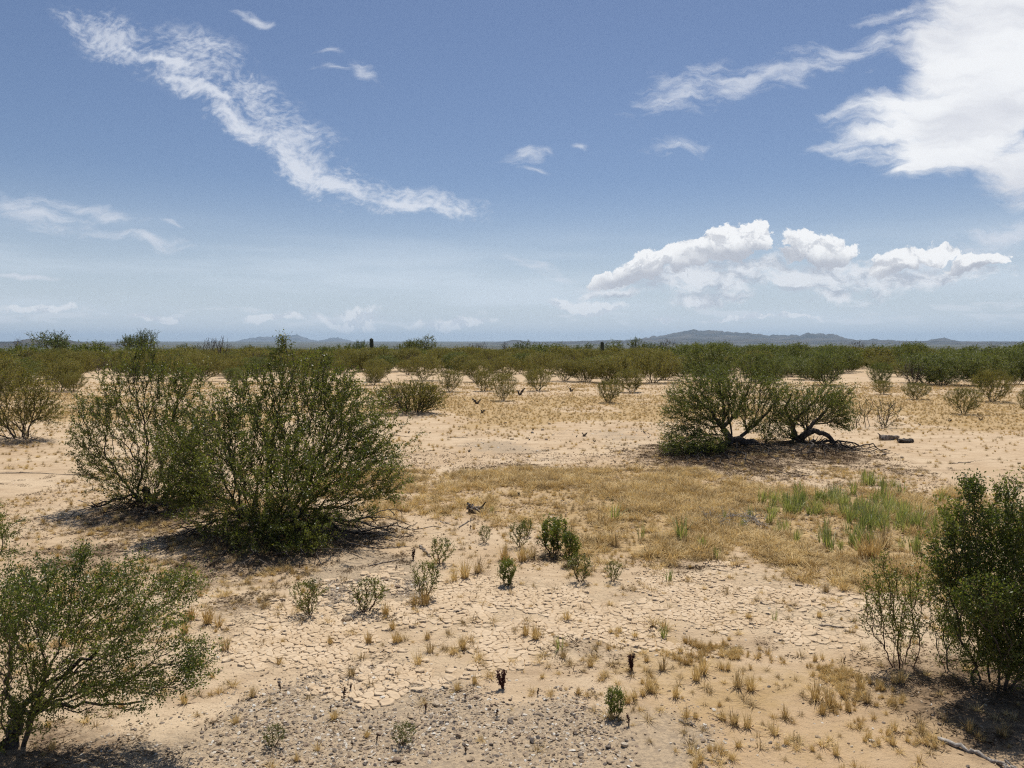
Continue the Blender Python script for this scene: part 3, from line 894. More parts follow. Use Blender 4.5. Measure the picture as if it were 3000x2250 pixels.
hero('creosote_bush', 'dense glossy dark creosote bush throwing a black shadow beside the upright sapling', 'bush', 'right',
     [(2850, 1430, 35, 45), (2960, 1425, 50, 50), (2830, 1520, 80, 70), (2960, 1530, 90, 80), (2800, 1630, 90, 70), (2930, 1670, 120, 110), (2780, 1720, 70, 50), (2960, 1820, 110, 90), (2860, 1830, 90, 80), (2970, 1920, 80, 50), (3090, 1700, 150, 230), (2880, 1750, 90, 80, -.3), (2980, 1900, 100, 90, -.2), (2870, 1920, 70, 50, 0), (2760, 1680, 50, 50)],
     4000, 0.0165, 370, 'creosote_fresh', 14, nroot=16, rroot=0.10, seg=0.05, tip=0.0012, rleaf=0.0034)
hero('creosote_sapling', 'slender upright sapling of reddish stems with a straw tuft at its foot', 'sapling', 'sapling',
     [(2560, 1750, 40, 70), (2600, 1700, 35, 80), (2640, 1770, 50, 80), (2690, 1730, 30, 90), (2600, 1830, 50, 40), (2680, 1840, 30, 50), (2535, 1800, 25, 40), (2692, 1640, 10, 45), (2590, 1630, 12, 45)],
     330, 0.0140, 230, 'creosote', 15, nroot=10, rroot=0.05, lean=0.3, tips=6, seg=0.045, tip=0.0013, rleaf=0.0028, bark='redbark', bf=0.7)
HEROES['sap2'] = (2785, 1985)
hero('creosote_sapling', 'thin pale sapling between the upright sapling and the dense glossy bush', 'sapling', 'sap2',
     [(2790, 1790, 60, 50), (2770, 1850, 50, 50), (2800, 1740, 30, 40)], 200, 0.0140, 260, 'creosote', 16, nroot=4, rroot=0.03, seg=0.045, tip=0.0012, rleaf=0.0027, bf=0.5)
hero('leaning_mesquite', 'airy mesquite shrub on a low trunk that leans over a dark litter patch', 'shrub', 'lean',
     [(2100, 1122, 100, 45), (2020, 1155, 75, 50), (2200, 1132, 80, 50), (1985, 1215, 50, 55), (2090, 1190, 120, 50), (2210, 1180, 90, 45), (1960, 1285, 35, 50), (2010, 1285, 60, 40, -.4), (2255, 1140, 50, 45), (2270, 1195, 50, 35), (1975, 1325, 50, 28, -.5), (2060, 1250, 70, 40, -.2), (2215, 1240, 45, 30), (2030, 1305, 75, 40, -.7), (2090, 1300, 50, 30, -.8), (2250, 1270, 30, 25, .1)],
     3100, 0.033, 150, 'mesquite', 17, nroot=0, rroot=0.2, seg=0.11, tip=0.0026, rleaf=0.0075,
     chains=[([(2232, 1326, .1), (2215, 1300, .1), (2170, 1290, 0), (2138, 1284, 0), (2118, 1258, 0)], 0.085, 0.055, None), ([(2118, 1258, 0), (2085, 1210, 0), (2030, 1160, 0)], 0.045, 0.016, 0), ([(2118, 1258, 0), (2165, 1200, .1), (2200, 1130, .1)], 0.045, 0.016, 0), ([(2118, 1258, 0), (2120, 1190, 0), (2105, 1120, 0)], 0.04, 0.014, 0),
             ([(2150, 1292, 0), (2100, 1312, -.2), (2040, 1340, -.4), (2000, 1330, -.5)], 0.06, 0.015, None), ([(2160, 1290, .05), (2230, 1230, .1), (2270, 1180, .1)], 0.04, 0.014, None)],
     dead=([(2150, 1370, 190, 20, -.9), (2050, 1380, 100, 15, -1.2)], 150, 0.10, 0.0065), ratio=0.4)
hero('gnarled_mesquite', 'mesquite shrub with a gnarled fallen limb and bare branches sweeping the sand', 'shrub', 'gnarl',
     [(2320, 1175, 70, 50), (2410, 1165, 80, 45), (2465, 1158, 45, 40), (2470, 1205, 50, 35), (2390, 1205, 80, 35), (2280, 1240, 55, 35), (2445, 1230, 45, 24), (2330, 1215, 60, 35), (2475, 1245, 35, 22), (2290, 1275, 40, 20, -.2)],
     1700, 0.033, 150, 'mesquite', 18, nroot=0, rroot=0.15, seg=0.11, tip=0.0026, rleaf=0.0075,
     chains=[([(2385, 1326, 0), (2368, 1304, 0), (2340, 1294, 0), (2325, 1270, 0), (2320, 1236, 0)], 0.085, 0.045, None), ([(2340, 1294, 0), (2362, 1270, -.1), (2392, 1260, -.15), (2430, 1278, -.2), (2465, 1325, -.25)], 0.08, 0.03, None), ([(2325, 1294, 0), (2260, 1302, 0), (2220, 1314, .1)], 0.055, 0.025, None), ([(2362, 1268, -.1), (2400, 1220, 0), (2460, 1170, .1)], 0.045, 0.016, None),
             ([(2320, 1236, 0), (2300, 1195, 0), (2320, 1150, 0)], 0.035, 0.014, 0), ([(2320, 1236, 0), (2360, 1200, 0), (2400, 1160, 0)], 0.035, 0.014, 0)],
     bare=([(2450, 1310, 70, 25, -.2)], 40), dead=([(2470, 1345, 90, 20, -.4), (2420, 1370, 70, 25, -.8), (2350, 1395, 80, 18, -1.2), (2560, 1375, 60, 10, -.6)], 190, 0.2, 0.0065), ratio=0.4)
hero('thin_shrub', 'nearly leafless thin shrub behind the short fallen log', 'shrub', 'thin',
     [(2570, 1190, 75, 35), (2620, 1200, 35, 30), (2500, 1200, 40, 30), (2590, 1240, 60, 15)], 220, 0.032, 34, 'scrub', 19, tips=2, nroot=7, rroot=0.4, seg=0.12, tip=0.0048, rleaf=0.008, bark='twigbark', ratio=0.4)
hero('creosote_bush', 'yellowish open bush with bare drooping lower twigs beside the sandy gap', 'bush', 'midleft',
     [(40, 1120, 80, 50), (120, 1145, 60, 50), (60, 1190, 110, 60), (150, 1210, 40, 40), (0, 1230, 80, 40), (-80, 1170, 80, 90)],
     1600, 0.034, 120, 'scrub', 20, nroot=10, rroot=0.2, seg=0.12, tip=0.0028, rleaf=0.0080, bare=([(110, 1280, 60, 30, -.4), (40, 1320, 60, 20, -.8), (-20, 1290, 60, 30)], 110), ratio=0.4)
hero('creosote_bush', 'rounded olive creosote bush with a black stem base alone at the edge of the clearing', 'bush', 'centre',
     [(1200, 1145, 95, 32), (1130, 1165, 55, 35), (1270, 1175, 45, 30), (1200, 1185, 90, 20), (1230, 1150, 80, 30)], 1200, 0.040, 120, 'scrub', 21, nroot=24, rroot=0.25, seg=0.14, tip=0.005, rleaf=0.010, bf=0.55, ratio=0.4)
hero('creosote_bush', 'green creosote sprig reaching in over the sand behind the fresh green bush', 'bush', 'sprig',
     [(70, 1530, 25, 18), (20, 1560, 40, 30), (-60, 1520, 80, 60), (-200, 1500, 150, 120), (30, 1620, 40, 20)], 520, 0.017, 250, 'creosote_fresh', 22, nroot=6, rroot=0.08, tip=0.0018, rleaf=0.0036)


# ---- bush prototypes for the middle distance: base at the origin, height 1
def vase(name, seed, n, leaf, per_m, mat, bark, nroot=14, R=0.62, zlo=0.18, tip=0.003, rleaf=0.006, seg=0.07, bf=0.4, label=None, cat='bush', cap=1.0, leafless=0.0, ratio=0.42, wide=1.0):
    g = np.random.default_rng(seed)
    G = Grow(g, 9000)
    for k in range(nroot):
        an = 2 * math.pi * (k + g.uniform(-.4, .4)) / nroot
        d = np.array([math.cos(an) * 0.75, math.sin(an) * 0.75, g.uniform(0.7, 1.5)]); d /= np.linalg.norm(d)
        rr = 0.05 * g.random()
        p0 = np.array([math.cos(an) * rr, math.sin(an) * rr, -0.05])
        G.chain(np.array([p0, p0 + d * 0.09, p0 + d * 0.2 + g.normal(0, 0.012, 3)]))
    # lumpy vase-shaped crown
    lob = g.uniform(0, 2 * math.pi, 5); la = g.uniform(0.75, 1.25, 5)
    pts = []
    while len(pts) < n:
        z = zlo + (1 - zlo) * g.random() ** 0.8
        an = g.uniform(0, 2 * math.pi)
        k = int(np.argmin(np.abs((an - lob + math.pi) % (2 * math.pi) - math.pi)))
        rad = R * la[k] * (0.35 + 0.75 * z ** 0.8) * (1 - 0.55 * max(0, z - 0.72) / 0.28)
        r = rad * g.random() ** 0.42
        if g.random() < 0.12: z *= 1.08
        pts.append((r * math.cos(an) * wide, r * math.sin(an), z))
    G.to(np.array(pts), bf, seg, 0.25)
    G.radii(tip, 2.5)
    root = empty(name, (0, 0, -500))
    obj('stems', G.tubes('stems', M[bark], None, (0, 0, 0), 0.0, 0.02), root)
    pos, ax = G.leaf_sites(rleaf, per_m)
    if not leafless and per_m > 30:
        tn = np.arange(G.n)[(G.main[:G.n] < 0) & (G.par[:G.n] >= 0)]; ti = np.repeat(tn, g.poisson(9, len(tn)))
        pos = np.concatenate([pos, G.P[ti] + g.normal(0, leaf * 1.2, (len(ti), 3))]); ax = np.concatenate([ax, G.D[ti]])
    keep = (pos[:, 2] > 0.06)
    if leafless: keep &= g.random(len(pos)) > leafless
    pos, ax = pos[keep], ax[keep]
    tag(obj('foliage', leaves('foliage', pos, ax, leaf, M[mat], g, (0, 0, 0), ratio, off=0.018), root), kind='stuff')
    return root


PROTO = {'mid': [vase('creosote_bush', 40 + i, 560, 0.027, 170, 'scrub', 'bark', nroot=11 + 2 * i, R=0.55 + 0.07 * i, tip=0.0024, rleaf=0.0080) for i in range(5)],
         'green': [vase('creosote_bush', 50 + i, 560, 0.029, 190, 'mesquite', 'bark', nroot=9 + 2 * i, R=0.62 + 0.08 * i, tip=0.0024, rleaf=0.0080, zlo=0.12) for i in range(3)],
         'far': [vase('creosote_bush', 60 + i, 190, 0.052, 130, 'scrub', 'bark', nroot=8, R=0.62 + 0.06 * i, tip=0.005, rleaf=0.0125, seg=0.12) for i in range(4)],
         'farg': [vase('creosote_bush', 70 + i, 190, 0.054, 130, 'mesquite', 'bark', nroot=8, R=0.65 + 0.06 * i, tip=0.005, rleaf=0.0125, seg=0.12) for i in range(3)],
         'bare': [vase('bare_shrub', 80 + i, 170, 0.03, 10, 'greytwig', 'twigbark', nroot=14, R=0.6, tip=0.0046, rleaf=0.008, bf=0.7) for i in range(2)],
         'sprout': [vase('seedling', 85 + i, 120, 0.060, 120, 'creosote_fresh', 'redbark', nroot=7, R=0.42, tip=0.006, rleaf=0.014, seg=0.08, ratio=0.5, bf=0.5) for i in range(3)],
         'sproutg': [vase('seedling', 90 + i, 90, 0.050, 60, 'creosote', 'redbark', nroot=6, R=0.5, tip=0.006, rleaf=0.014, seg=0.08, ratio=0.5, bf=0.5) for i in range(2)]}


def tree_proto(name, seed, n, leaf, per_m, mat, Hh=1.0, R=0.55, trunkz=0.28, bf=0.25, tip=0.0035, rleaf=0.0085, nl=6, leafless=0.0):
    g = np.random.default_rng(seed)
    G = Grow(g, 9000)
    e0 = G.chain(np.array([(0, 0, -0.06), (0.01, 0.0, 0.1), (g.normal(0, .03), g.normal(0, .03), trunkz)]), 0.035, 0.028)
    ntr = G.n
    blobs = []
    for k in range(nl):
        an = g.uniform(0, 2 * math.pi); rr = R * g.uniform(0.15, 0.7)
        blobs.append(((rr * math.cos(an), rr * math.sin(an), g.uniform(0.50, 0.80) * (1 - 0.25 * rr / R)), g.uniform(0.18, 0.32)))
    pts = []
    for (c, r) in blobs:
        d = g.normal(0, 1, (n // nl, 3)); d /= np.linalg.norm(d, axis=1)[:, None]
        pts.append(np.array(c) + d * (g.random(n // nl) ** 0.45)[:, None] * r * np.array([1.2, 1.2, 0.8]))
    P = np.concatenate(pts); P[:, 2] *= 1.0 / P[:, 2].max()
    P = P[P[:, 2] > 0.2]
    G.to(P, bf, 0.07, 0.25)
    G.radii(tip, 2.3)
    root = empty(name, (0, 0, -500))
    big = G.r[:G.n] > 0.013
    obj('trunk', G.tubes('trunk', M['bark'], big, (0, 0, 0), 0, 0.02), root)
    tag(obj('branches', G.tubes('branches', M['twigbark'], ~big, (0, 0, 0), 0, 0.02), root), kind='stuff')
    pos, ax = G.leaf_sites(rleaf, per_m)
    if leafless: 
        k = g.random(len(pos)) > leafless; pos, ax = pos[k], ax[k]
    tag(obj('crown', leaves('crown', pos, ax, leaf, M[mat], g, (0, 0, 0), 0.5, off=0.02), root), kind='stuff')
    return root


PROTO['pv'] = [tree_proto('palo_verde_tree', 101 + i, 420, 0.034, 95, 'paloverde', R=0.6 + 0.1 * i, nl=8 + i) for i in range(3)]
PROTO['mq'] = [tree_proto('mesquite_tree', 111 + i, 420, 0.032, 110, 'mesquite', R=0.7 + 0.1 * i, nl=10 + i, trunkz=0.18) for i in range(2)]
PROTO['dry'] = [tree_proto('bare_tree', 121 + i, 240, 0.03, 20, 'greytwig', R=0.45, nl=5, leafless=0.3) for i in range(2)]
USED = set()


def place(kind, i, loc, rz, s, label=None, group=None, cat=None, name=None):
    pr = PROTO[kind][i % len(PROTO[kind])]
    if name is None and pr.name not in USED:
        USED.add(pr.name); o = pr
        o.location = loc; o.rotation_euler = (0, 0, rz); o.scale = s if hasattr(s, '__len__') else (s, s, s)
    else:
        o = copy_tree(pr, loc, rz, s)
        if name: o.name = name
    for k in ('label', 'category', 'group'):
        if k in o: del o[k]
    return tag(o, label, cat or 'bush', group)


# middle distance: bushes one can point at (base px, width px, height px)
SPARSE = 'olive bushes standing apart on the sand before the scrub belt'
MID = [((1320, 1147), 95, 62, 'mid'), ((1416, 1146), 80, 60, 'mid'), ((1474, 1173), 84, 78, 'mid'), ((1576, 1146), 84, 62, 'mid'), ((1783, 1181), 88, 66, 'mid'), ((1850, 1150), 120, 66, 'mid'),
       ((2682, 1170), 88, 48, 'mid'), ((2823, 1214), 100, 76, 'mid'), ((2908, 1177), 120, 90, 'mid'), ((2580, 1130), 90, 66, 'green'), ((2672, 1124), 120, 66, 'bare'), ((216, 1148), 90, 52, 'mid'),
       ((1655, 1114), 120, 62, 'mid'), ((1708, 1116), 110, 66, 'mid'), ((1240, 1113), 120, 70, 'mid'), ((1105, 1118), 110, 62, 'mid'), ((1395, 1116), 110, 60, 'mid'), ((2255, 1122), 120, 70, 'green'), ((2420, 1128), 150, 90, 'green'),
       ((2040, 1100), 150, 60, 'mid'), ((1950, 1112), 120, 60, 'mid'), ((2980, 1124), 130, 95, 'green'), ((2585, 1155), 62, 40, 'mid'), ((2760, 1126), 180, 80, 'green'), ((1480, 1110), 110, 66, 'mid'), ((1560, 1120), 80, 54, 'mid'), ((1785, 1122), 90, 60, 'mid'),
       ((290, 1095), 90, 46, 'bare'), ((330, 1085), 60, 34, 'bare'), ((180, 1110), 110, 60, 'mid'), ((3010, 1210), 70, 70, 'mid')]
for k, ((px, py), w, h, kind) in enumerate(MID):
    b = gp(px, py)
    hm = h * b[1] / F; wm = w * b[1] / F / 1.35
    if kind == 'bare':
        place(kind, k, tuple(b), rng.uniform(0, 6.28), (wm, wm, hm), 'leafless grey shrub among the olive scrub', 'leafless grey shrubs in the scrub', 'shrub')
    else:
        own = {2: 'dense squat olive bush on a stout dark stem beside a forked snag', 4: 'airy vase-shaped olive bush alone at the edge of the clearing', 7: 'open olive bush on the sand beyond the broken log', 6: 'low spreading olive bush beyond the thin leafless shrub',
               11: 'sparse olive bush in the sandy gap beyond the yellowish open bush'}.get(k)
        place(kind, k, tuple(b), rng.uniform(0, 6.28), (wm, wm, hm), own or 'olive bush standing apart on bare sand before the scrub belt', None if own else SPARSE)

# the scrub belt
XS = [-400, 0, 200, 280, 360, 480, 700, 1000, 1300, 1700, 2000, 2300, 2460, 2520, 2580, 2660, 2800, 3000, 3400]
YS = [1185, 1172, 1145, 1084, 1104, 1118, 1122, 1130, 1124, 1122, 1126, 1124, 1106, 1080, 1090, 1118, 1128, 1136, 1138]
BELT = 'olive creosote bush in the unbroken scrub belt below the horizon'
pts = []
g2 = np.random.default_rng(99)
cell = {}
for _ in range(60000):
    d = math.sqrt(g2.uniform(26 ** 2, 330 ** 2)); an = g2.uniform(-0.72, 0.72)
    x, y = d * math.sin(an), d * math.cos(an)
    px, py = topx(x, y)
    if py > np.interp(px, XS, YS): continue
    md = 1.75 if d < 55 else (1.3 if d < 95 else 1.9)
    if vnoise(x * 0.11, y * 0.11, 77) < (0.42 if d < 52 else 0.22) and d < 100: continue
    key = (int(x // 2), int(y // 2)); bad = False
    for i in (-1, 0, 1):
        for j in (-1, 0, 1):
            for (qx, qy) in cell.get((key[0] + i, key[1] + j), ()):
                if (qx - x) ** 2 + (qy - y) ** 2 < md * md: bad = True
    if bad: continue
    cell.setdefault(key, []).append((x, y)); pts.append((x, y, d, float(px)))
pts.sort(key=lambda p: p[2])
near = [p for p in pts if -60 < p[3] < 3060][:255]
nset = set(near)
for k, (x, y, d, px) in enumerate(near):
    green = g2.random() < (0.45 if px > 1950 else 0.12)
    kind = 'green' if green else 'mid'
    if g2.random() < 0.07:
        h = g2.uniform(0.9, 1.5)
        place('bare', int(g2.integers(0, 9)), (x, y, float(hz(x, y))), g2.uniform(0, 6.28), (h, h, h), 'leafless grey shrub among the olive scrub', 'leafless grey shrubs in the scrub', 'shrub')
        continue
    h = (0.75 + 0.95 * g2.random() ** 1.6) * ((1.2 if px > 1950 else 0.95) if green else 1.0)
    w = h * g2.uniform(1.1, 1.6)
    place(kind, int(g2.integers(0, 9)), (x, y, float(hz(x, y))), g2.uniform(0, 6.28), (w, w, h), BELT, 'creosote bushes of the scrub belt')
rest = [p for p in pts if p not in nset]


def scatter(name, P, rot, scl, idx, sources, kind='stuff', label=None, cat=None, parent=None):
    """instances on points: P (n,3), rot (n,3) euler, scl (n,3), idx (n) index into sources"""
    me = bpy.data.meshes.new(name)
    n = len(P)
    me.vertices.add(n); me.vertices.foreach_set('co', np.asarray(P, np.float32).ravel())
    for nm, typ, arr in (('rot', 'FLOAT_VECTOR', rot), ('scl', 'FLOAT_VECTOR', scl)):
        at = me.attributes.new(nm, typ, 'POINT'); at.data.foreach_set('vector', np.asarray(arr, np.float32).ravel())
    at = me.attributes.new('pick', 'INT', 'POINT'); at.data.foreach_set('value', np.asarray(idx, np.int32))
    coll = bpy.data.collections.new(name + '_source')
    for k, s in enumerate(sources):
        s.name = f'source_{name}_{k:02d}'
        coll.objects.link(s)
    o = obj(name, me, parent)
    ng = bpy.data.node_groups.new(name, 'GeometryNodeTree')
    ng.interface.new_socket('Geometry', in_out='INPUT', socket_type='NodeSocketGeometry')
    ng.interface.new_socket('Geometry', in_out='OUTPUT', socket_type='NodeSocketGeometry')
    N = ng.nodes
    gi, go = N.new('NodeGroupInput'), N.new('NodeGroupOutput')
    ci = N.new('GeometryNodeCollectionInfo'); ci.inputs['Collection'].default_value = coll
    ci.inputs['Separate Children'].default_value = True; ci.inputs['Reset Children'].default_value = True
    ip = N.new('GeometryNodeInstanceOnPoints'); ip.inputs['Pick Instance'].default_value = True

    def na(nm, typ):
        nd = N.new('GeometryNodeInputNamedAttribute'); nd.data_type = typ; nd.inputs[0].default_value = nm
        return [s for s in nd.outputs if s.enabled and s.name == 'Attribute'][0]
    e2r = N.new('FunctionNodeEulerToRotation')
    L = ng.links
    L.new(gi.outputs[0], ip.inputs['Points']); L.new(ci.outputs[0], ip.inputs['Instance'])
    L.new(na('pick', 'INT'), ip.inputs['Instance Index'])
    L.new(na('rot', 'FLOAT_VECTOR'), e2r.inputs[0]); L.new(e2r.outputs[0], ip.inputs['Rotation'])
    L.new(na('scl', 'FLOAT_VECTOR'), ip.inputs['Scale'])
    L.new(ip.outputs[0], go.inputs[0])
    mod = o.modifiers.new('scatter', 'NODES'); mod.node_group = ng
    tag(o, label, cat, None, kind)
    return o


def joined_source(root):
    """one loose object holding a prototype's stems and foliage, for scattering"""
    import bmesh
    bm = bmesh.new()
    mats = []
    for ch in root.children:
        n0 = len(bm.faces)
        bm.from_mesh(ch.data); bm.faces.ensure_lookup_table()
        mats.append(ch.data.materials[0])
        for f in bm.faces[n0:]: f.material_index = len(mats) - 1
    me = bpy.data.meshes.new('scrub_source'); bm.to_mesh(me); bm.free()
    for m_ in mats: me.materials.append(m_)
    return bpy.data.objects.new('scrub_source', me)


def drop_proto(root):
    for ch in list(root.children): bpy.data.objects.remove(ch)
    bpy.data.objects.remove(root)


far_src = [joined_source(p) for p in PROTO['far'] + PROTO['farg']]
for p in PROTO['far'] + PROTO['farg']: drop_proto(p)
R_ = np.array([(x, y, float(hz(x, y))) for (x, y, d, px) in rest])
nr = len(R_)
gsel = g2.random(nr) < np.where(np.array([p[3] for p in rest]) > 1950, 0.45, 0.14)
hh = (0.75 + 0.95 * g2.random(nr) ** 1.6) * np.where(gsel, 1.2, 1.0); ww = hh * g2.uniform(1.1, 1.6, nr)
scatter('distant_scrub', R_, np.stack([np.zeros(nr), np.zeros(nr), g2.uniform(0, 6.28, nr)], -1), np.stack([ww, ww, hh], -1),
        np.where(gsel, 4 + g2.integers(0, 3, nr), g2.integers(0, 4, nr)), far_src, 'stuff', 'mass of olive and green scrub stretching away to the horizon', 'scrub')

# trees against the skyline: (px, top py, width px, distance, kind, label)
TREES = [(145, 974, 120, 72, 'pv', 'spreading pale tree with dark limbs before the low purple hill'),
         (52, 990, 40, 90, 'dry', 'spindly leafless tree beside the spreading pale tree'),
         (195, 994, 60, 78, 'pv', None), (430, 969, 75, 75, 'pv', 'tallest feathery pale green tree above the scrub, standing with a lower twin'),
         (378, 985, 70, 78, 'pv', 'low feathery twin tucked against the tallest pale green tree'),
         (630, 993, 105, 60, 'bare', 'broad grey-brown spiky shrub rising above the scrub belt'),
         (1050, 1000, 70, 90, 'pv', None), (1228, 982, 80, 80, 'mq', 'rounded green tree alone above the scrub between the two cactus columns'), (1190, 998, 60, 82, 'mq', None),
         (1400, 1007, 80, 80, 'bare', 'wide bare grey shrub on the skyline beside the rounded green tree'),
         (1482, 1003, 40, 90, 'dry', None), (1530, 1000, 70, 85, 'pv', None), (1580, 1009, 60, 95, 'pv', None), (1645, 1003, 60, 95, 'mq', None), (1700, 1006, 60, 90, 'pv', None), (1785, 996, 75, 80, 'mq', 'dense green tree touching the shorter cactus column'),
         (1868, 991, 60, 78, 'mq', None), (1955, 993, 70, 90, 'dry', 'bare branching tree on the skyline left of the mountain range'), (1915, 1005, 70, 95, 'pv', None), (2025, 1005, 80, 90, 'mq', None), (2135, 1003, 80, 85, 'mq', None), (2080, 1010, 60, 90, 'pv', None),
         (2340, 1005, 80, 70, 'mq', None), (2240, 1014, 70, 85, 'mq', None), (2500, 998, 70, 75, 'dry', 'tall bare branching tree above the green thicket under the mountains'), (2430, 1010, 80, 80, 'mq', None), (2560, 1010, 80, 75, 'mq', None),
         (2620, 1010, 60, 70, 'dry', None), (2700, 1013, 60, 90, 'dry', None), (2830, 1011, 60, 90, 'pv', None), (2920, 1007, 50, 85, 'dry', None), (2975, 1008, 80, 65, 'mq', None), (2760, 1016, 80, 80, 'mq', None), (860, 1012, 60, 90, 'mq', None), (720, 1012, 60, 90, 'mq', None), (560, 1008, 60, 95, 'pv', None), (300, 1009, 60, 90, 'mq', None)]
GEN = {'pv': ('pale green tree poking just above the scrub skyline', 'pale trees on the scrub skyline', 'tree'), 'mq': ('dark green tree poking just above the scrub skyline', 'dark green trees on the scrub skyline', 'tree'),
       'dry': ('grey leafless tree poking above the scrub skyline', 'leafless trees on the scrub skyline', 'tree'), 'bare': ('bare shrub', 'bare shrubs', 'shrub')}
for k, (px, top, w, d, kind, lab) in enumerate(TREES):
    a, b = ray(px, top)
    x, y = a * d, d
    gz = float(hz(x, y))
    h = (CAM_H + b * d - gz) * 1.06
    wm = w * d / F / 1.0
    lg = GEN[kind]
    place(kind, k, (x, y, gz), rng.uniform(0, 6.28), (wm, wm, h), lab or lg[0], None if lab else lg[1], lg[2])


# saguaros
def saguaro(px, top, wpx, d, label, seed):
    g = np.random.default_rng(seed)
    a, b = ray(px, top); x, y = a * d, d
    gz = float(hz(x, y)); h = CAM_H + b * d - gz
    R = wpx * d / F / 2
    nr_, ns = 15, 22
    V, Fq = [], []
    nk = nr_ * 4
    for s in range(ns + 1):
        t = s / ns
        z = -0.1 + (h + 0.1) * t
        prof = 0.82 + 0.22 * math.sin(min(t * 1.35, 1.2) * math.pi * 0.62)
        capz = max(0, (z - (h - R * 1.1)) / (R * 1.1)); prof *= math.sqrt(max(0.0, 1 - capz * capz)) if capz > 0 else 1
        prof *= 1 + 0.02 * math.sin(7 * t + seed)
        for k in range(nk):
            an = 2 * math.pi * k / nk
            rr = R * max(prof, 0.03) * (1 + 0.11 * math.cos(an * nr_))
            V.append((rr * math.cos(an) + 0.02 * math.sin(3 * t), rr * math.sin(an), z))
    for s in range(ns):
        for k in range(nk):
            Fq.append((s * nk + k, s * nk + (k + 1) % nk, (s + 1) * nk + (k + 1) % nk, (s + 1) * nk + k))
    root = empty('saguaro_cactus', (x, y, gz)); tag(root, label, 'cactus')
    obj('column', mesh_np('column', V, np.array(Fq), M['saguaro'], True), root)
    # spine rows along the ribs
    n = 900
    an = (g.integers(0, nr_, n) * 2 * math.pi / nr_); z = g.uniform(0.15, h - R * 0.4, n)
    pos = np.stack([np.cos(an) * R * 1.08, np.sin(an) * R * 1.08, z], -1)
    ax = np.stack([np.cos(an), np.sin(an), 0 * an], -1)
    tag(obj('spines', leaves('spines', pos, ax * 3, 0.05, M['greytwig'], g, ratio=0.12, spread=0.5, off=0.004), root), kind='stuff')


m_, T_, o_ = new_mat('saguaro_skin')
p_ = T_.n('ShaderNodeBsdfPrincipled')
nn_ = T_.noise(T_.n('ShaderNodeTexCoord').outputs['Object'], 6, 4, 0.6)
T_.put(p_.inputs['Base Color'], T_.mix(T_.sm(nn_, 0.35, 0.7), (0.045, 0.055, 0.025), (0.085, 0.085, 0.045)))
p_.inputs['Roughness'].default_value = 0.6
T_.link(p_.outputs[0], o_.inputs[0]); M['saguaro'] = m_
saguaro(1088, 990, 10, 66, 'taller armless cactus column standing on the skyline right of the pale peaks', 1)
saguaro(1764, 1000, 9, 70, 'shorter armless cactus column half hidden beside a dense green tree', 2)

# ------------------------------------------------------------------ small plants, dead wood, stones
SEED = [((1487, 1712), 66, 74, 'sprout', 'compact bright green seedling alone on cracked mud'), ((1620, 1622), 110, 105, 'sprout', 'largest of the clustered green seedlings at the edge of the straw grass'),
        ((1522, 1600), 60, 70, 'sproutg', None), ((1672, 1650), 64, 90, 'sprout', None), ((1700, 1700), 80, 80, 'sproutg', None), ((1796, 1700), 52, 62, 'sproutg', None), ((1290, 1650), 78, 75, 'sproutg', None), ((1245, 1750), 85, 110, 'sproutg', None), ((1420, 1588), 40, 50, 'sproutg', None),
        ((1075, 1790), 105, 100, 'sproutg', None), ((1803, 2098), 76, 84, 'sprout', 'small green seedling rooted at the edge of the gravel'), ((905, 1800), 95, 105, 'sproutg', None), ((1180, 2180), 76, 64, 'sproutg', None), ((800, 2190), 70, 66, 'sproutg', None), ((1545, 1570), 44, 50, 'sproutg', None)]
for k, ((px, py), w, h, kind, lab) in enumerate(SEED):
    b = gp(px, py)
    hm, wm = h * b[1] / F, w * b[1] / F / 0.9
    place(kind, k, tuple(b), rng.uniform(0, 6.28), (wm, wm, hm), lab or 'spindly grey-green seedling among dry tufts on the cracked ground', None if lab else 'spindly seedlings on the cracked ground', 'seedling')


def tube_obj(name, chains, mat, base, parent=None, g=None, twist=0.01):
    G = Grow(g or rng, 3000)
    ends = []
    for (pl, r0, r1, par) in chains:
        pl = np.array(pl, float)
        tt = np.linspace(0, len(pl) - 1, len(pl) * 5)
        fine = np.stack([np.interp(tt, np.arange(len(pl)), pl[:, k]) for k in range(3)], -1)
        fine[1:-1] += (g or rng).normal(0, twist, (len(tt) - 2, 3))
        ends.append(G.chain(fine, r0, r1, ends[par] if par is not None else -1))
    G.radii(0.002)
    me = G.tubes(name, mat, None, (0, 0, 0), 0, 0.003)
    return obj(name, me, parent, base)


def stick(name, pxs, r, mat, label, group=None, seed=0, cat='branch', side=2):
    """a fallen branch lying on the ground through photo points"""
    g = np.random.default_rng(seed)
    P = np.array([gp(px, py) for (px, py) in pxs])
    P[:, 2] += r * 0.8
    base = P[0].copy()
    P = P - base
    ch = [(P, r, r * 0.45, None)]
    L = np.linalg.norm(P[-1] - P[0])
    for k in range(side):
        i = g.integers(1, len(P)) if len(P) > 1 else 0
        s = P[i - 1] + (P[i] - P[i - 1]) * g.random()
        d = (P[i] - P[i - 1]); d = d / (np.linalg.norm(d) + 1e-9) + g.normal(0, 0.6, 3); d[2] = abs(d[2]) * 0.6
        l = L * g.uniform(0.12, 0.3)
        ch.append(([s, s + d * l * 0.5, s + d * l + np.array([0, 0, -0.2 * l])], r * 0.55, r * 0.2, None))
    o = tube_obj(name, ch, M[mat], tuple(base), None, g, r * 0.5)
    return tag(o, label, cat, group)


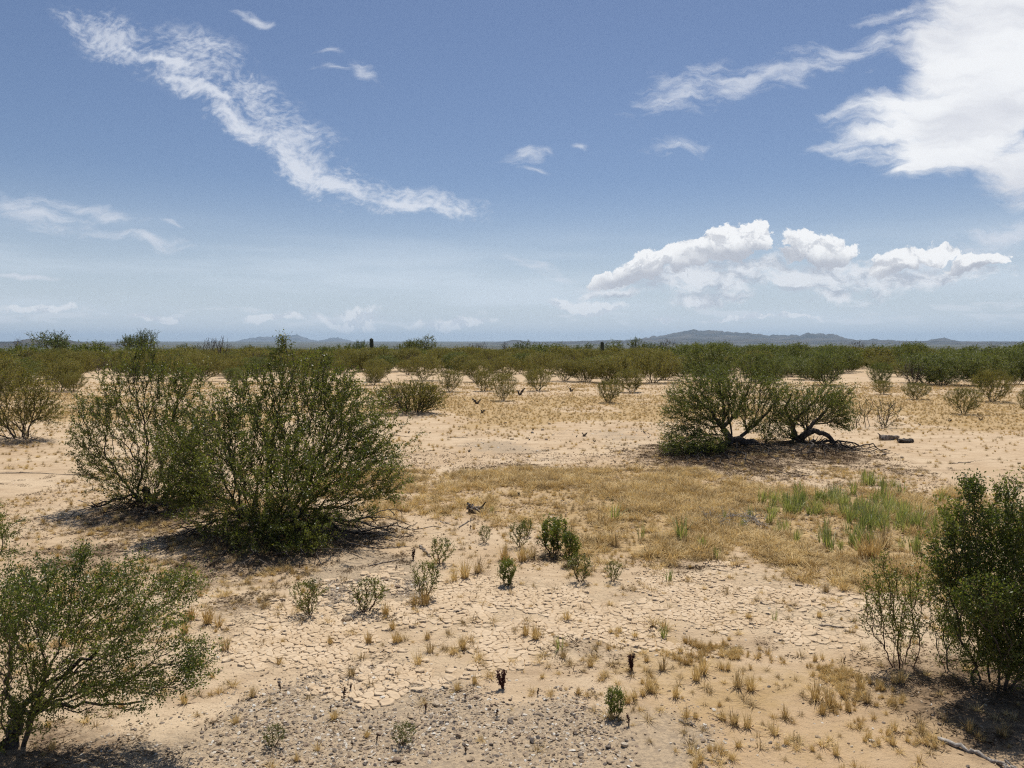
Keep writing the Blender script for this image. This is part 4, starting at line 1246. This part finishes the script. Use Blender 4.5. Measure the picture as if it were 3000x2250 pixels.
stick('fallen_branch', [(2752, 2170), (2850, 2205), (2930, 2240), (2990, 2285)], 0.014, 'greywood', 'weathered grey branch lying on tan sand below the dense glossy bush', None, 1)
stick('fallen_branch', [(1345, 1545), (1372, 1528), (1395, 1517)], 0.009, 'deadwood', 'short straight stick pointing toward the charred stump', None, 2, side=1)
stick('fallen_branch', [(1230, 1600), (1245, 1618), (1262, 1632)], 0.013, 'deadwood', 'short thick dark stick near the spindly seedlings', None, 3, side=0)
STK = 'thin dead sticks strewn on the sand'
for k, pl in enumerate([[(1290, 1528), (1335, 1540)], [(2780, 1362), (2845, 1358)], [(1150, 1275), (1200, 1280)], [(1310, 1282), (1370, 1284)], [(1020, 1600), (1110, 1610), (1190, 1602)], [(1080, 1660), (1170, 1640)],
                        [(2860, 1222), (2985, 1212)], [(2050, 2215), (2110, 2235)], [(830, 1450), (880, 1462)], [(1990, 2110), (2040, 2130)], [(0, 1388), (120, 1388), (300, 1400)], [(2400, 1835), (2500, 1843)], [(1330, 1795), (1360, 1785)],
                        [(230, 1470), (262, 1482)], [(2270, 1385), (2330, 1400), (2380, 1395)]]):
    stick('stick', pl, 0.006 + 0.004 * rng.random(), 'deadwood', 'thin dead stick lying flat on the sand', STK, 20 + k, 'stick', 1)

# charred stump with one spike
b = gp(1388, 1500)
g = np.random.default_rng(4)
root = empty('dead_stump', tuple(b)); tag(root, 'charred splintered stump with one spike in the clearing', 'stump')
s_ = b[1] / F
ch = []
for k in range(9):
    an = k * 0.7; L = g.uniform(18, 30) * s_
    ch.append(([(0.02 * math.cos(an), 0.02 * math.sin(an), -0.02), (L * 0.45 * math.cos(an), L * 0.4 * math.sin(an), L * g.uniform(0.3, 0.8)), (L * math.cos(an), L * 0.8 * math.sin(an), g.uniform(0.0, 0.05))], 0.028, 0.008, None))
ch.append(([(-0.03, 0, 0), (-0.06, 0, 0.07), (-0.07, 0.0, 0.12)], 0.035, 0.02, None))
tube_obj('root_crown', ch, M['deadwood'], (0, 0, 0), root, g, 0.006)
tube_obj('spike', [([(0.03, 0, 0.02), (0.09, -0.01, 0.06), (0.155, -0.02, 0.14)], 0.024, 0.007, None)], M['bark'], (0, 0, 0), root, g, 0.003)


def log(pxs, r, seed, label, wood='deadwood'):
    g = np.random.default_rng(seed)
    P = np.array([gp(px, py) for (px, py) in pxs]); P[:, 2] += r * 0.75; base = P[0].copy(); P -= base
    nseg, nk = 14, 12
    t = np.linspace(0, len(P) - 1, nseg)
    C = np.stack([np.interp(t, np.arange(len(P)), P[:, k]) for k in range(3)], -1)
    d = C[-1] - C[0]; d /= np.linalg.norm(d); u = np.cross(d, (0, 0, 1.0)); u /= np.linalg.norm(u); w = np.cross(u, d)
    V = [];
    for s in range(nseg):
        for k in range(nk):
            an = 2 * math.pi * k / nk
            rr = r * (1 + 0.28 * math.sin(3 * an + s * 0.3 + seed) + g.normal(0, 0.1)) * (1.25 - 0.5 * s / nseg) * (0.55 if s in (0, nseg - 1) else 1)
            V.append(C[s] + u * rr * math.cos(an) + w * rr * math.sin(an) * 0.9 + d * g.normal(0, r * 0.25) * (s in (0, nseg - 1)))
    Fq = [(s * nk + k, s * nk + (k + 1) % nk, (s + 1) * nk + (k + 1) % nk, (s + 1) * nk + k) for s in range(nseg - 1) for k in range(nk)]
    caps = [np.array([list(range(nk))[::-1]]), np.array([[(nseg - 1) * nk + k for k in range(nk)]])]
    root = empty('fallen_log', tuple(base)); tag(root, label, 'log')
    obj('wood', mesh_np('wood', V, [np.array(Fq)] + caps, M[wood], False), root)
    tube_obj('broken_root', [([(0, 0, 0), tuple(w * r * 1.2 - d * r * 0.6), tuple(w * r * 2.0 - d * r * 1.6)], r * 0.45, r * 0.1, None), ([(0, 0, 0), tuple(u * r * 1.2 - d * r * 0.8)], r * 0.4, r * 0.12, None)], M['deadwood'], (0, 0, 0), root, g, 0.004)


log([(2580, 1290), (2605, 1289), (2632, 1286)], 0.062, 3, 'pale weathered half of the broken log before the thin shrub')
log([(2632, 1298), (2652, 1298), (2676, 1297)], 0.052, 6, 'dark rounded half of the broken log before the thin shrub', 'bark')


def stub(px, py, hpx, label, group, seed, name='dead_stub', wide=1.0):
    """little dead stump or snag in the middle distance"""
    g = np.random.default_rng(seed); b = gp(px, py); h = hpx * b[1] / F
    ch = []
    for k in range(4):
        an = g.uniform(0, 6.28); l = h * g.uniform(0.5, 1.1)
        ch.append(([(0, 0, -0.03), (0.3 * l * math.cos(an) * wide, 0.3 * l * math.sin(an), 0.45 * l), (0.6 * l * math.cos(an) * wide, 0.5 * l * math.sin(an), l * g.uniform(0.5, 1))], h * 0.12, h * 0.04, None))
    tag(tube_obj(name, ch, M['bark'], tuple(b), None, g, h * 0.05), label, 'snag', group)


SNAG = 'small dark snags dotting the sandy clearing'
for k, (px, py, h) in enumerate([(1522, 1158, 26), (1673, 1148, 16), (1363, 1175, 8), (1397, 1184, 24), (1412, 1212, 18), (2782, 1235, 14), (1711, 1280, 18), (1888, 1272, 12), (1562, 1262, 8), (1522, 1452, 14), (1553, 1448, 8), (1375, 1325, 12), (1262, 1462, 12), (1244, 1466, 9), (1197, 1270, 9),
                                 (1550, 1290, 8), (2873, 1232, 14), (2645, 1228, 9), (2695, 1245, 9), (1742, 1296, 10), (1802, 1358, 8), (1900, 1288, 8), (1688, 1282, 8), (1830, 1305, 7)]):
    stub(px, py, h, 'small dark snag sticking up from the sandy clearing', SNAG, 60 + k)

# grey twig heap in the straw grass
b = gp(2155, 1535); g = np.random.default_rng(77)
ch = []
for k in range(70):
    an = g.uniform(0, 6.28); r0 = 0.32 * math.sqrt(g.random()); p0 = np.array([r0 * math.cos(an) * 1.3, r0 * math.sin(an), 0.01 + 0.1 * g.random() * (1 - r0 * 2)])
    d = g.normal(0, 1, 3); d[2] = abs(d[2]) * 0.35; d /= np.linalg.norm(d); l = g.uniform(0.1, 0.28)
    ch.append(([p0, p0 + d * l * 0.5, p0 + d * l], 0.0042, 0.0022, None))
tag(tube_obj('twig_heap', ch, M['greywood'], tuple(b), None, g, 0.006), 'heap of pale grey twigs lying in the straw grass', 'twig heap', kind='thing')


# dead maroon weeds
def weed_proto(seed, stalks, h=1.0):
    g = np.random.default_rng(seed)
    ch = []; pos = []; ax = []
    for k in range(stalks):
        an = g.uniform(0, 6.28); lean = g.uniform(0.05, 0.3) if stalks > 1 else 0.08
        hh_ = g.uniform(0.6, 1.0); p1 = np.array([lean * math.cos(an), lean * math.sin(an), hh_])
        ch.append(([(0, 0, -0.1), tuple(p1 * 0.5 + g.normal(0, 0.03, 3)), tuple(p1)], 0.045, 0.025, None))
        n = 110
        t = g.uniform(0.3, 1.05, n); pos.append(p1[None] * t[:, None] + g.normal(0, 0.045, (n, 3))); ax.append(np.tile(p1, (n, 1)))
    root = empty('dead_weed', (0, 0, -500))
    tube_obj('stalk', ch, M['weed'], (0, 0, 0), root, g, 0.01)
    tag(obj('seed_heads', leaves('seed_heads', np.concatenate(pos), np.concatenate(ax), 0.10, M['weed'], g, ratio=0.6, off=0.01), root), kind='stuff')
    return root


PROTO['weed'] = [weed_proto(1, 4), weed_proto(2, 1), weed_proto(3, 2)]
for k, (px, py, h, t) in enumerate([(1474, 2014, 58, 0), (1852, 1962, 52, 0), (1009, 2044, 40, 1), (1027, 2022, 30, 1), (820, 2022, 32, 1), (1247, 2082, 34, 1), (1456, 2098, 30, 1), (1841, 2122, 46, 1), (1362, 2050, 26, 1), (1104, 2172, 28, 1), (1033, 2188, 26, 1), (1364, 2202, 26, 2), (968, 2082, 24, 1),
                                    (1576, 2036, 28, 1), (1858, 2058, 22, 1), (1378, 1552, 18, 1), (1211, 1640, 36, 2), (2473, 1944, 20, 1), (1195, 2096, 14, 1), (700, 2060, 18, 1), (1680, 2150, 16, 1), (1160, 1672, 20, 1), (1112, 1470, 12, 1)]):
    b = gp(px, py); s = h * b[1] / F
    lab = {0: 'largest maroon dead weed with several stalks at the gravel edge', 1: 'branched maroon dead weed beside the straw tufts'}.get(k)
    place('weed', t, tuple(b), rng.uniform(0, 6.28), s, lab or 'short dark maroon dead weed stalk on bare ground', None if lab else 'short maroon dead weeds', 'weed')


# grass tufts
def tuft(name, seed, blades, mat, lean=0.5, w=0.035, curl=0.6, hvar=0.5):
    """unit-height tuft of tapering bent blades"""
    g = np.random.default_rng(seed)
    n = blades
    an = g.uniform(0, 2 * math.pi, n); r0 = 0.16 * np.sqrt(g.random(n))
    base = np.stack([r0 * np.cos(an), r0 * np.sin(an), np.full(n, -0.03)], -1)
    ln = np.abs(g.normal(0, lean, n)); an2 = an + g.normal(0, 0.7, n)
    H_ = g.uniform(1 - hvar, 1.0, n)
    out = np.stack([np.cos(an2), np.sin(an2), np.zeros(n)], -1)
    side = np.stack([-np.sin(an2), np.cos(an2), np.zeros(n)], -1)
    V = []
    for t, ww in ((0, 1.0), (0.4, 0.8), (0.75, 0.5), (1.0, 0.06)):
        th = ln * (0.4 + curl * t)
        c = base + (out * np.sin(th)[:, None] + np.array([0, 0, 1.0]) * np.cos(th)[:, None]) * (H_ * t)[:, None] + g.normal(0, 0.012, (n, 3)) * (t > 0)
        V += [c - side * w * ww * 0.5, c + side * w * ww * 0.5]
    V = np.stack(V, 1).reshape(-1, 3)
    i = np.arange(n)[:, None] * 8
    Fq = np.concatenate([i + np.array([[0, 1, 3, 2]]), i + np.array([[2, 3, 5, 4]]), i + np.array([[4, 5, 7, 6]])])
    return mesh_np(name, V, Fq, M[mat])


TUFT = [tuft('dry_tuft', 1, 70, 'drygrass', 0.45), tuft('dry_tuft', 2, 50, 'drygrass', 0.65), tuft('dry_tuft', 3, 60, 'dullgrass', 0.7)]
MAT_T = [tuft('mat_tuft', 5, 60, 'drygrass', 1.5, 0.030, 0.5), tuft('mat_tuft', 6, 60, 'drygrass', 1.8, 0.028, 0.4), tuft('mat_tuft', 7, 50, 'dullgrass', 1.6, 0.030, 0.5)]
GRN = [tuft('green_tuft', 8, 34, 'greengrass', 0.32, 0.035, 0.7), tuft('green_tuft', 9, 26, 'greengrass', 0.5, 0.035, 0.9), tuft('green_tuft', 10, 16, 'greengrass', 0.25, 0.03, 0.5)]
ud = lambda me: bpy.data.objects.new(me.name, me)

# big straw tufts one can point at
DT = 'straw tufts on the open ground'
for k, (px, py, h) in enumerate([(1362, 1690, 66), (1330, 1700, 50), (1400, 1675, 60), (1480, 1640, 62), (1530, 1640, 62), (1560, 1630, 50), (1245, 1770, 66), (1215, 1772, 52), (560, 1810, 60), (610, 1820, 70), (640, 1830, 50), (660, 1900, 55), (540, 1850, 55), (1760, 1590, 50), (1800, 1600, 55),
                                 (2060, 1970, 70), (2040, 1990, 60), (2160, 2010, 66), (2200, 2020, 60), (2390, 2050, 78), (2430, 2070, 66), (2410, 2090, 50), (2520, 2020, 54), (2540, 2060, 50), (2640, 2010, 56), (2620, 2010, 48), (1940, 1960, 52), (1900, 2020, 56), (1980, 2040, 50), (2150, 2120, 60), (2190, 2130, 56), (2010, 2100, 46), (2300, 2100, 46), (2450, 2210, 46),
                                 (2270, 2150, 50), (2930, 2160, 52), (2840, 2150, 50), (2620, 2140, 46), (2700, 2150, 40), (1080, 1880, 46), (1160, 1880, 50), (1260, 1910, 48), (1355, 1900, 50), (1325, 1915, 40), (1540, 1860, 50), (1570, 1870, 56), (1225, 1945, 54), (1030, 1980, 50), (1150, 1840, 40), (1660, 1815, 44), (1650, 1925, 40), (968, 1885, 34), (1130, 1800, 46), (740, 2040, 44), (690, 2120, 40), (930, 2200, 40), (870, 2230, 36), (540, 2060, 46), (2470, 1730, 50), (2420, 1735, 40), (2560, 1640, 110), (2530, 1640, 90), (2590, 1610, 80), (1340, 2020, 40), (1390, 2000, 36)]):
    b = gp(px, py); s = h * b[1] / F
    o = obj('grass_tuft', TUFT[k % 3 if k % 4 else 0], None, tuple(b))
    o.rotation_euler = (0, 0, rng.uniform(0, 6.28)); o.scale = (s * 1.05, s * 1.05, s)
    tag(o, 'upright tuft of straw-coloured dry grass on the open ground', 'grass tuft', DT)
for k, (px, py, h) in enumerate([(1996, 1585, 92), (1800, 1525, 80), (1880, 1578, 70), (2060, 1610, 60), (1960, 1700, 50), (2100, 1640, 60), (1945, 1870, 56), (2640, 1540, 66), (2700, 1560, 60), (2580, 1470, 70), (2450, 1460, 66), (2350, 1490, 70), (2500, 1450, 60), (2640, 1450, 60), (2420, 1560, 66), (2330, 1590, 60), (1640, 1900, 60), (2270, 1820, 50), (2680, 1620, 90), (1440, 1500, 30)]):
    b = gp(px, py); s = h * b[1] / F
    o = obj('green_grass_tuft', GRN[k % 3], None, tuple(b))
    o.rotation_euler = (0, 0, rng.uniform(0, 6.28)); o.scale = (s, s, s)
    tag(o, 'brightest green grass clump standing up from the straw mat' if k == 0 else 'green grass clump standing among dry straw grass', 'grass tuft', None if k == 0 else 'green grass clumps in the straw')


def field(n, x0, x1, y0, y1, dens, g):
    x = g.uniform(x0, x1, n)
    y = np.sqrt(g.uniform(y0 * y0, y1 * y1, n)) if y0 > 0 else g.uniform(y0, y1, n)
    d = dens(x, y)
    k = g.random(n) < d
    x, y = x[k], y[k]
    return np.stack([x, y, hz(x, y)], -1)


g3 = np.random.default_rng(5)
# straw mat
P = field(42000, -3, 8.5, 5.5, 13, lambda x, y: zones(x, y)['zgrass'] * sstep(0.40, 0.62, fbm(x * 1.7, y * 1.1, 41, 5)) * 0.85, g3)
n = len(P); s = g3.uniform(0.07, 0.20, n)
scatter('straw_mat', P, np.stack([g3.normal(0, .15, n), g3.normal(0, .15, n), g3.uniform(0, 6.28, n)], -1), np.stack([s * 1.3, s * 1.3, s * g3.uniform(0.35, 0.85, n)], -1), g3.choice([0, 1, 2], n, p=[.4, .35, .25]), [ud(m) for m in MAT_T], 'stuff', 'matted straw-coloured dry grass covering the low ground', 'dry grass')
P = field(60000, -3, 5.5, 3.5, 7, lambda x, y: np.clip(zones(x, y)['zgrass'] * 2.2, 0, 1) * sstep(0.52, 0.68, fbm(x * 2.8, y * 2.8, 43, 5)) * 0.55, g3)
n = len(P); s = g3.uniform(0.03, 0.085, n)
scatter('straw_patches', P, np.stack([g3.normal(0, .15, n), g3.normal(0, .15, n), g3.uniform(0, 6.28, n)], -1), np.stack([s, s, s * g3.uniform(0.6, 1.1, n)], -1), g3.integers(0, 3, n), [ud(m.copy()) for m in (TUFT[0], TUFT[1], MAT_T[0])], 'stuff', 'low patches of straw-coloured grass on the tan sand in the foreground', 'dry grass')
# green grass within the mat
P = field(9000, 1, 8.5, 7, 13, lambda x, y: zones(x, y)['green'] * sstep(0.36, 0.62, fbm(x * 1.1, y * 1.1, 51)) * 0.34, g3)
n = len(P); s = g3.uniform(0.10, 0.30, n)
scatter('green_grass', P, np.stack([g3.normal(0, .1, n), g3.normal(0, .1, n), g3.uniform(0, 6.28, n)], -1), np.stack([s, s, s], -1), g3.integers(0, 3, n), [ud(m) for m in GRN], 'stuff', 'patch of fresh green grass growing through the straw mat', 'green grass')


# thin short stubble over the whole clearing
def thin_d(x, y):
    z = zones(x, y)
    px, py = topx(x, y)
    b = 0.16 + 0.95 * sstep(0.46, 0.68, fbm(x * 0.9, y * 0.9, 61)) * sstep(0.3, 0.6, fbm(x * 3, y * 3, 63))
    b = np.maximum(b, z['zgrass'] * 0.8)
    return np.clip(b * (1 - 0.8 * z['zgravel']) * (1 - 0.5 * z['zmud']) * 0.55, 0, 1)


P1 = field(44000, -7, 7, 3.2, 13, thin_d, g3); P2 = field(210000, -26, 26, 13, 42, thin_d, g3)
P = np.concatenate([P1, P2]); n = len(P)
s = g3.uniform(0.025, 0.075, n) * np.where(P[:, 1] > 13, 1.15, 1.0)
scatter('dry_stubble', P, np.stack([g3.normal(0, .2, n), g3.normal(0, .2, n), g3.uniform(0, 6.28, n)], -1), np.stack([s * 1.5, s * 1.5, s], -1), g3.choice([0, 1, 2], n, p=[.12, .33, .55]), [ud(m.copy()) for m in (TUFT[0], MAT_T[0], MAT_T[2])], 'stuff', 'thin short stubble of dead grass speckling the sand', 'dry grass')


# stones
def pebble(seed, sub=2):
    import bmesh
    g = np.random.default_rng(seed)
    bm = bmesh.new(); bmesh.ops.create_icosphere(bm, subdivisions=sub, radius=0.5)
    ax = g.normal(0, 1, (7, 3)); ax /= np.linalg.norm(ax, axis=1)[:, None]; cut = g.uniform(0.28, 0.46, 7)
    for v in bm.verts:
        p = np.array(v.co)
        for a, c in zip(ax, cut):
            d = p @ a
            if d > c: p = p - a * (d - c) * 0.9
        p = p * np.array([1.15, 0.95, 0.68]) + g.normal(0, 0.012, 3)
        v.co = p
    me = bpy.data.meshes.new('pebble'); bm.to_mesh(me); bm.free(); me.materials.append(M['stone'])
    return me


PEB = [pebble(i, 2) for i in range(6)]


def gravel_d(x, y):
    z = zones(x, y)
    return np.clip(z['zgravel'] * sstep(0.25, 0.62, fbm(x * 2.6, y * 2.6, 71)) * 0.85 + 0.012, 0, 1)


P1 = field(170000, -3.2, 3.2, 3.6, 7.0, gravel_d, g3); P2 = field(26000, -6, 8, 7, 21, gravel_d, g3)
P = np.concatenate([P1, P2]); n = len(P)
s = 0.0065 + 0.021 * g3.random(n) ** 4.0; s = s * np.where(P[:, 1] > 9, 1.9, 1.0)
P[:, 2] += s * g3.uniform(-0.12, 0.16, n)
scatter('gravel', P, g3.uniform(0, 6.28, (n, 3)) * np.array([0.08, 0.08, 1]), np.stack([s * g3.uniform(.8, 1.5, n), s, s * g3.uniform(.45, .95, n)], -1), g3.integers(0, 6, n), [ud(m) for m in PEB], 'stuff', 'grey and pale gravel scattered over tan sand', 'gravel')
# small crumbs of clay over the whole clearing
P = field(90000, -7, 7, 3.4, 15, lambda x, y: 0.25 + 0.5 * sstep(0.4, 0.7, fbm(x * 1.7, y * 1.7, 81)), g3); n = len(P)
s = 0.006 + 0.020 * g3.random(n) ** 3; s *= np.where(P[:, 1] > 8, 1.7, 1)
clod = [pebble(20 + i, 1) for i in range(3)]
for c_ in clod: c_.materials.clear(); c_.materials.append(M['plate'])
scatter('clay_crumbs', P, g3.uniform(0, 6.28, (n, 3)) * np.array([0.2, 0.2, 1]), np.stack([s * 1.3, s, s * .8], -1), g3.integers(0, 3, n), [ud(m) for m in clod], 'stuff', 'crumbs of dry clay scattered over the bare crust', 'clay crumbs')
ST = 'larger stones lying in the gravel'
for k, (px, py, w) in enumerate([(1495, 2115, 24), (1440, 2065, 14), (1278, 2062, 30), (1343, 2155, 26), (1397, 2042, 22), (1830, 2182, 30), (1782, 2188, 22), (1785, 2232, 24), (1162, 2228, 32), (1120, 2044, 18), (1517, 2152, 22), (1456, 2062, 16), (1377, 2226, 20), (1300, 2135, 18), (1110, 2150, 18), (860, 2226, 24), (735, 2222, 20), (1560, 2172, 24), (1620, 2165, 22), (1700, 2215, 20),
                                 (1660, 2120, 18), (1740, 2140, 18), (1580, 2090, 16), (1330, 2095, 18), (1220, 2125, 20), (1190, 2170, 18), (1250, 2210, 20), (920, 2140, 22), (980, 2200, 18), (640, 2180, 22), (700, 2150, 16), (1560, 2060, 16), (1690, 2055, 14), (1165, 1720, 20), (1130, 1700, 18), (1080, 1690, 16), (1100, 1740, 16), (990, 1725, 16), (1690, 1870, 14), (2060, 2170, 18), (2340, 2160, 14), (2555, 2170, 18), (2210, 1835, 12), (1015, 1815, 34), (620, 2215, 20), (545, 2190, 18), (1605, 2230, 20), (1440, 2180, 18), (1870, 2240, 18),
                                 (1560, 1270, 12), (1590, 1262, 14), (1545, 1285, 12), (1500, 1288, 12), (1600, 1290, 12), (1620, 1276, 10), (2642, 1350, 14), (2590, 1345, 14), (1480, 1242, 10), (1610, 1245, 12), (2700, 1395, 10), (2985, 1360, 12)]):
    b = gp(px, py); s = w * b[1] / F
    o = obj('stone', PEB[k % 6].copy() if False else PEB[k % 6], None, (b[0], b[1], b[2] + s * 0.14))
    o.rotation_euler = (rng.normal(0, .2), rng.normal(0, .2), rng.uniform(0, 6.28)); o.scale = (s, s * 0.8, s * 0.75)
    tag(o, 'angular stone larger than the pebbles around it', 'stone', ST)

# plant litter under the shrubs: bits of twig and dead leaf
lt = []
for i in range(3):
    g = np.random.default_rng(200 + i)
    pos = g.normal(0, 0.5, (40, 3)) * np.array([1, 1, 0.12]) + np.array([0, 0, 0.06]); ax = g.normal(0, 1, (40, 3)) * np.array([1, 1, 0.15])
    lt.append(leaves('litter', pos, ax * 4, 0.5, M['litter'], g, ratio=0.16, spread=0.25, up=0.05, off=0.02))
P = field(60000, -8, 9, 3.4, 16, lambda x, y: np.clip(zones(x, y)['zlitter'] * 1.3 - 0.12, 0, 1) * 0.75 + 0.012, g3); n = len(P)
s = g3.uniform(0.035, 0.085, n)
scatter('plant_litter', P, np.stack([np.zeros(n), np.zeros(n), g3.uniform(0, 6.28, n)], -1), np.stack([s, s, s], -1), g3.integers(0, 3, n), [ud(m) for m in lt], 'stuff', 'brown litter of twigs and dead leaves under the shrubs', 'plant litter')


# ---- cracked mud plates: Voronoi cells with curled rims
def mud_plates():
    g = np.random.default_rng(17)
    sp = 0.048
    gx = np.arange(-3.2, 4.4, sp); gy = np.arange(4.4, 8.2, sp)
    X, Y = np.meshgrid(gx, gy)
    X = (X + (np.arange(len(gy)) % 2)[:, None] * sp * 0.5 + g.uniform(-.46, .46, X.shape) * sp).ravel()
    Y = (Y + g.uniform(-.46, .46, Y.shape).reshape(Y.shape) * sp).ravel()
    # some cells merge into larger plates: drop a third of the seeds at random patches
    keep = g.random(len(X)) > 0.4 * sstep(0.35, 0.65, fbm(X * 3.0, Y * 1.4, 91))
    X, Y = X[keep], Y[keep]
    z = zones(X, Y)
    on = (z['zmud'] > g.uniform(0.3, 0.8, len(X))) & (fbm(X * 2.3, Y * 2.3, 95, 5) > g.uniform(0.38, 0.56, len(X))) & (z['zlitter'] < 0.4)
    grid = {}
    for i, (x, y) in enumerate(zip(X, Y)): grid.setdefault((int(x // 0.2), int(y // 0.2)), []).append(i)
    plates = []
    for i in np.nonzero(on)[0]:
        cx, cy = X[i], Y[i]
        poly = [(cx - .2, cy - .2), (cx + .2, cy - .2), (cx + .2, cy + .2), (cx - .2, cy + .2)]
        kx, ky = int(cx // 0.2), int(cy // 0.2)
        nb = [j for a in (-1, 0, 1) for b in (-1, 0, 1) for j in grid.get((kx + a, ky + b), ()) if j != i]
        nb.sort(key=lambda j: (X[j] - cx) ** 2 + (Y[j] - cy) ** 2)
        for j in nb[:14]:
            mx, my = (cx + X[j]) / 2, (cy + Y[j]) / 2; nx, ny = X[j] - cx, Y[j] - cy
            new = []
            for a in range(len(poly)):
                p, q = poly[a], poly[(a + 1) % len(poly)]
                dp = (p[0] - mx) * nx + (p[1] - my) * ny; dq = (q[0] - mx) * nx + (q[1] - my) * ny
                if dp <= 0: new.append(p)
                if (dp < 0) != (dq < 0):
                    t = dp / (dp - dq); new.append((p[0] + t * (q[0] - p[0]), p[1] + t * (q[1] - p[1])))
            poly = new
            if len(poly) < 3: break
        if len(poly) < 3: continue
        pp = np.array(poly)
        # cut the corners once, pull the edge in, roughen
        nxt = np.roll(pp, -1, 0)
        ch_ = np.stack([pp * 0.8 + nxt * 0.2, pp * 0.2 + nxt * 0.8], 1).reshape(-1, 2)
        c = ch_.mean(0)
        d = ch_ - c; L = np.linalg.norm(d, axis=1)[:, None]
        gap = g.uniform(0.001, 0.0065)
        ch_ = c + d * np.clip((L - gap) / (L + 1e-9), 0.3, 1) + g.normal(0, 0.0022, ch_.shape)
        plates.append((c, ch_))
    V, Fs, meta = [], [], []
    tiltn = fbm(np.array([p[0][0] for p in plates]) * 2.0, np.array([p[0][1] for p in plates]) * 2.0, 97)
    out = []
    for k, (c, ring) in enumerate(plates):
        n = len(ring); z0 = float(hz(c[0], c[1]))
        curl = g.uniform(0.002, 0.009) + 0.016 * max(0, tiltn[k] - 0.5) * 2 * g.random()
        tilt = g.normal(0, 0.09, 2)
        dl = ring - c
        rim = np.stack([dl[:, 0], dl[:, 1], 0.004 + curl * g.uniform(0.5, 1.3, n) + dl @ tilt], -1)
        mid = np.stack([dl[:, 0] * .6, dl[:, 1] * .6, 0.004 + curl * 0.25 + (dl * .6) @ tilt], -1)
        low = np.stack([dl[:, 0] * 0.96, dl[:, 1] * 0.96, np.full(n, -0.02)], -1)
        vv = np.concatenate([[[0, 0, 0.003]], mid, rim, low])
        a = np.arange(n); b = (a + 1) % n
        tri = np.stack([np.zeros(n, int), 1 + a, 1 + b], -1)
        q1 = np.stack([1 + a, 1 + n + a, 1 + n + b, 1 + b], -1); q2 = np.stack([1 + n + a, 1 + 2 * n + a, 1 + 2 * n + b, 1 + n + b], -1)
        dist = math.hypot(c[0], c[1])
        size = np.linalg.norm(dl, axis=1).mean() / dist
        out.append((size, c, z0, vv, tri, np.concatenate([q1, q2])))
    out.sort(key=lambda t: -t[0])
    for (s, c, z0, vv, tri, q) in out[:290]:
        o = obj('mud_plate', mesh_np('mud_plate', vv, [tri, q], M['plate'], False), ground, (c[0], c[1], z0))
    VV, TT, QQ, off = [], [], [], 0
    for (s, c, z0, vv, tri, q) in out[290:]:
        VV.append(vv + np.array([c[0], c[1], z0])); TT.append(tri + off); QQ.append(q + off); off += len(vv)
    tag(obj('mud_crust', mesh_np('mud_crust', np.concatenate(VV), [np.concatenate(TT), np.concatenate(QQ)], M['plate'], False), ground), kind='stuff')


mud_plates()

# prototypes that were never placed
for k, lst in PROTO.items():
    if k in ('far', 'farg'): continue
    for p in lst:
        if p.name not in USED: drop_proto(p)

# ------------------------------------------------------------------ haze
HB = 46000.0
v = np.array([(x, y, z) for z in (-60.0, 420.0) for y in (-HB, HB) for x in (-HB, HB)])
f = np.array([(0, 2, 3, 1), (4, 5, 7, 6), (0, 1, 5, 4), (2, 6, 7, 3), (0, 4, 6, 2), (1, 3, 7, 5)])
m_ = bpy.data.materials.new('haze'); m_.use_nodes = True
T_ = NT(m_.node_tree)
o_ = T_.n('ShaderNodeOutputMaterial')
pv_ = T_.n('ShaderNodeVolumePrincipled')
pv_.inputs['Color'].default_value = (0.60, 0.79, 1.0, 1)
pv_.inputs['Density'].default_value = 3.3e-5
pv_.inputs['Anisotropy'].default_value = 0.3
T_.link(pv_.outputs[0], o_.inputs['Volume'])
haze = tag(obj('haze', mesh_np('haze', v, f, m_)), kind='stuff')
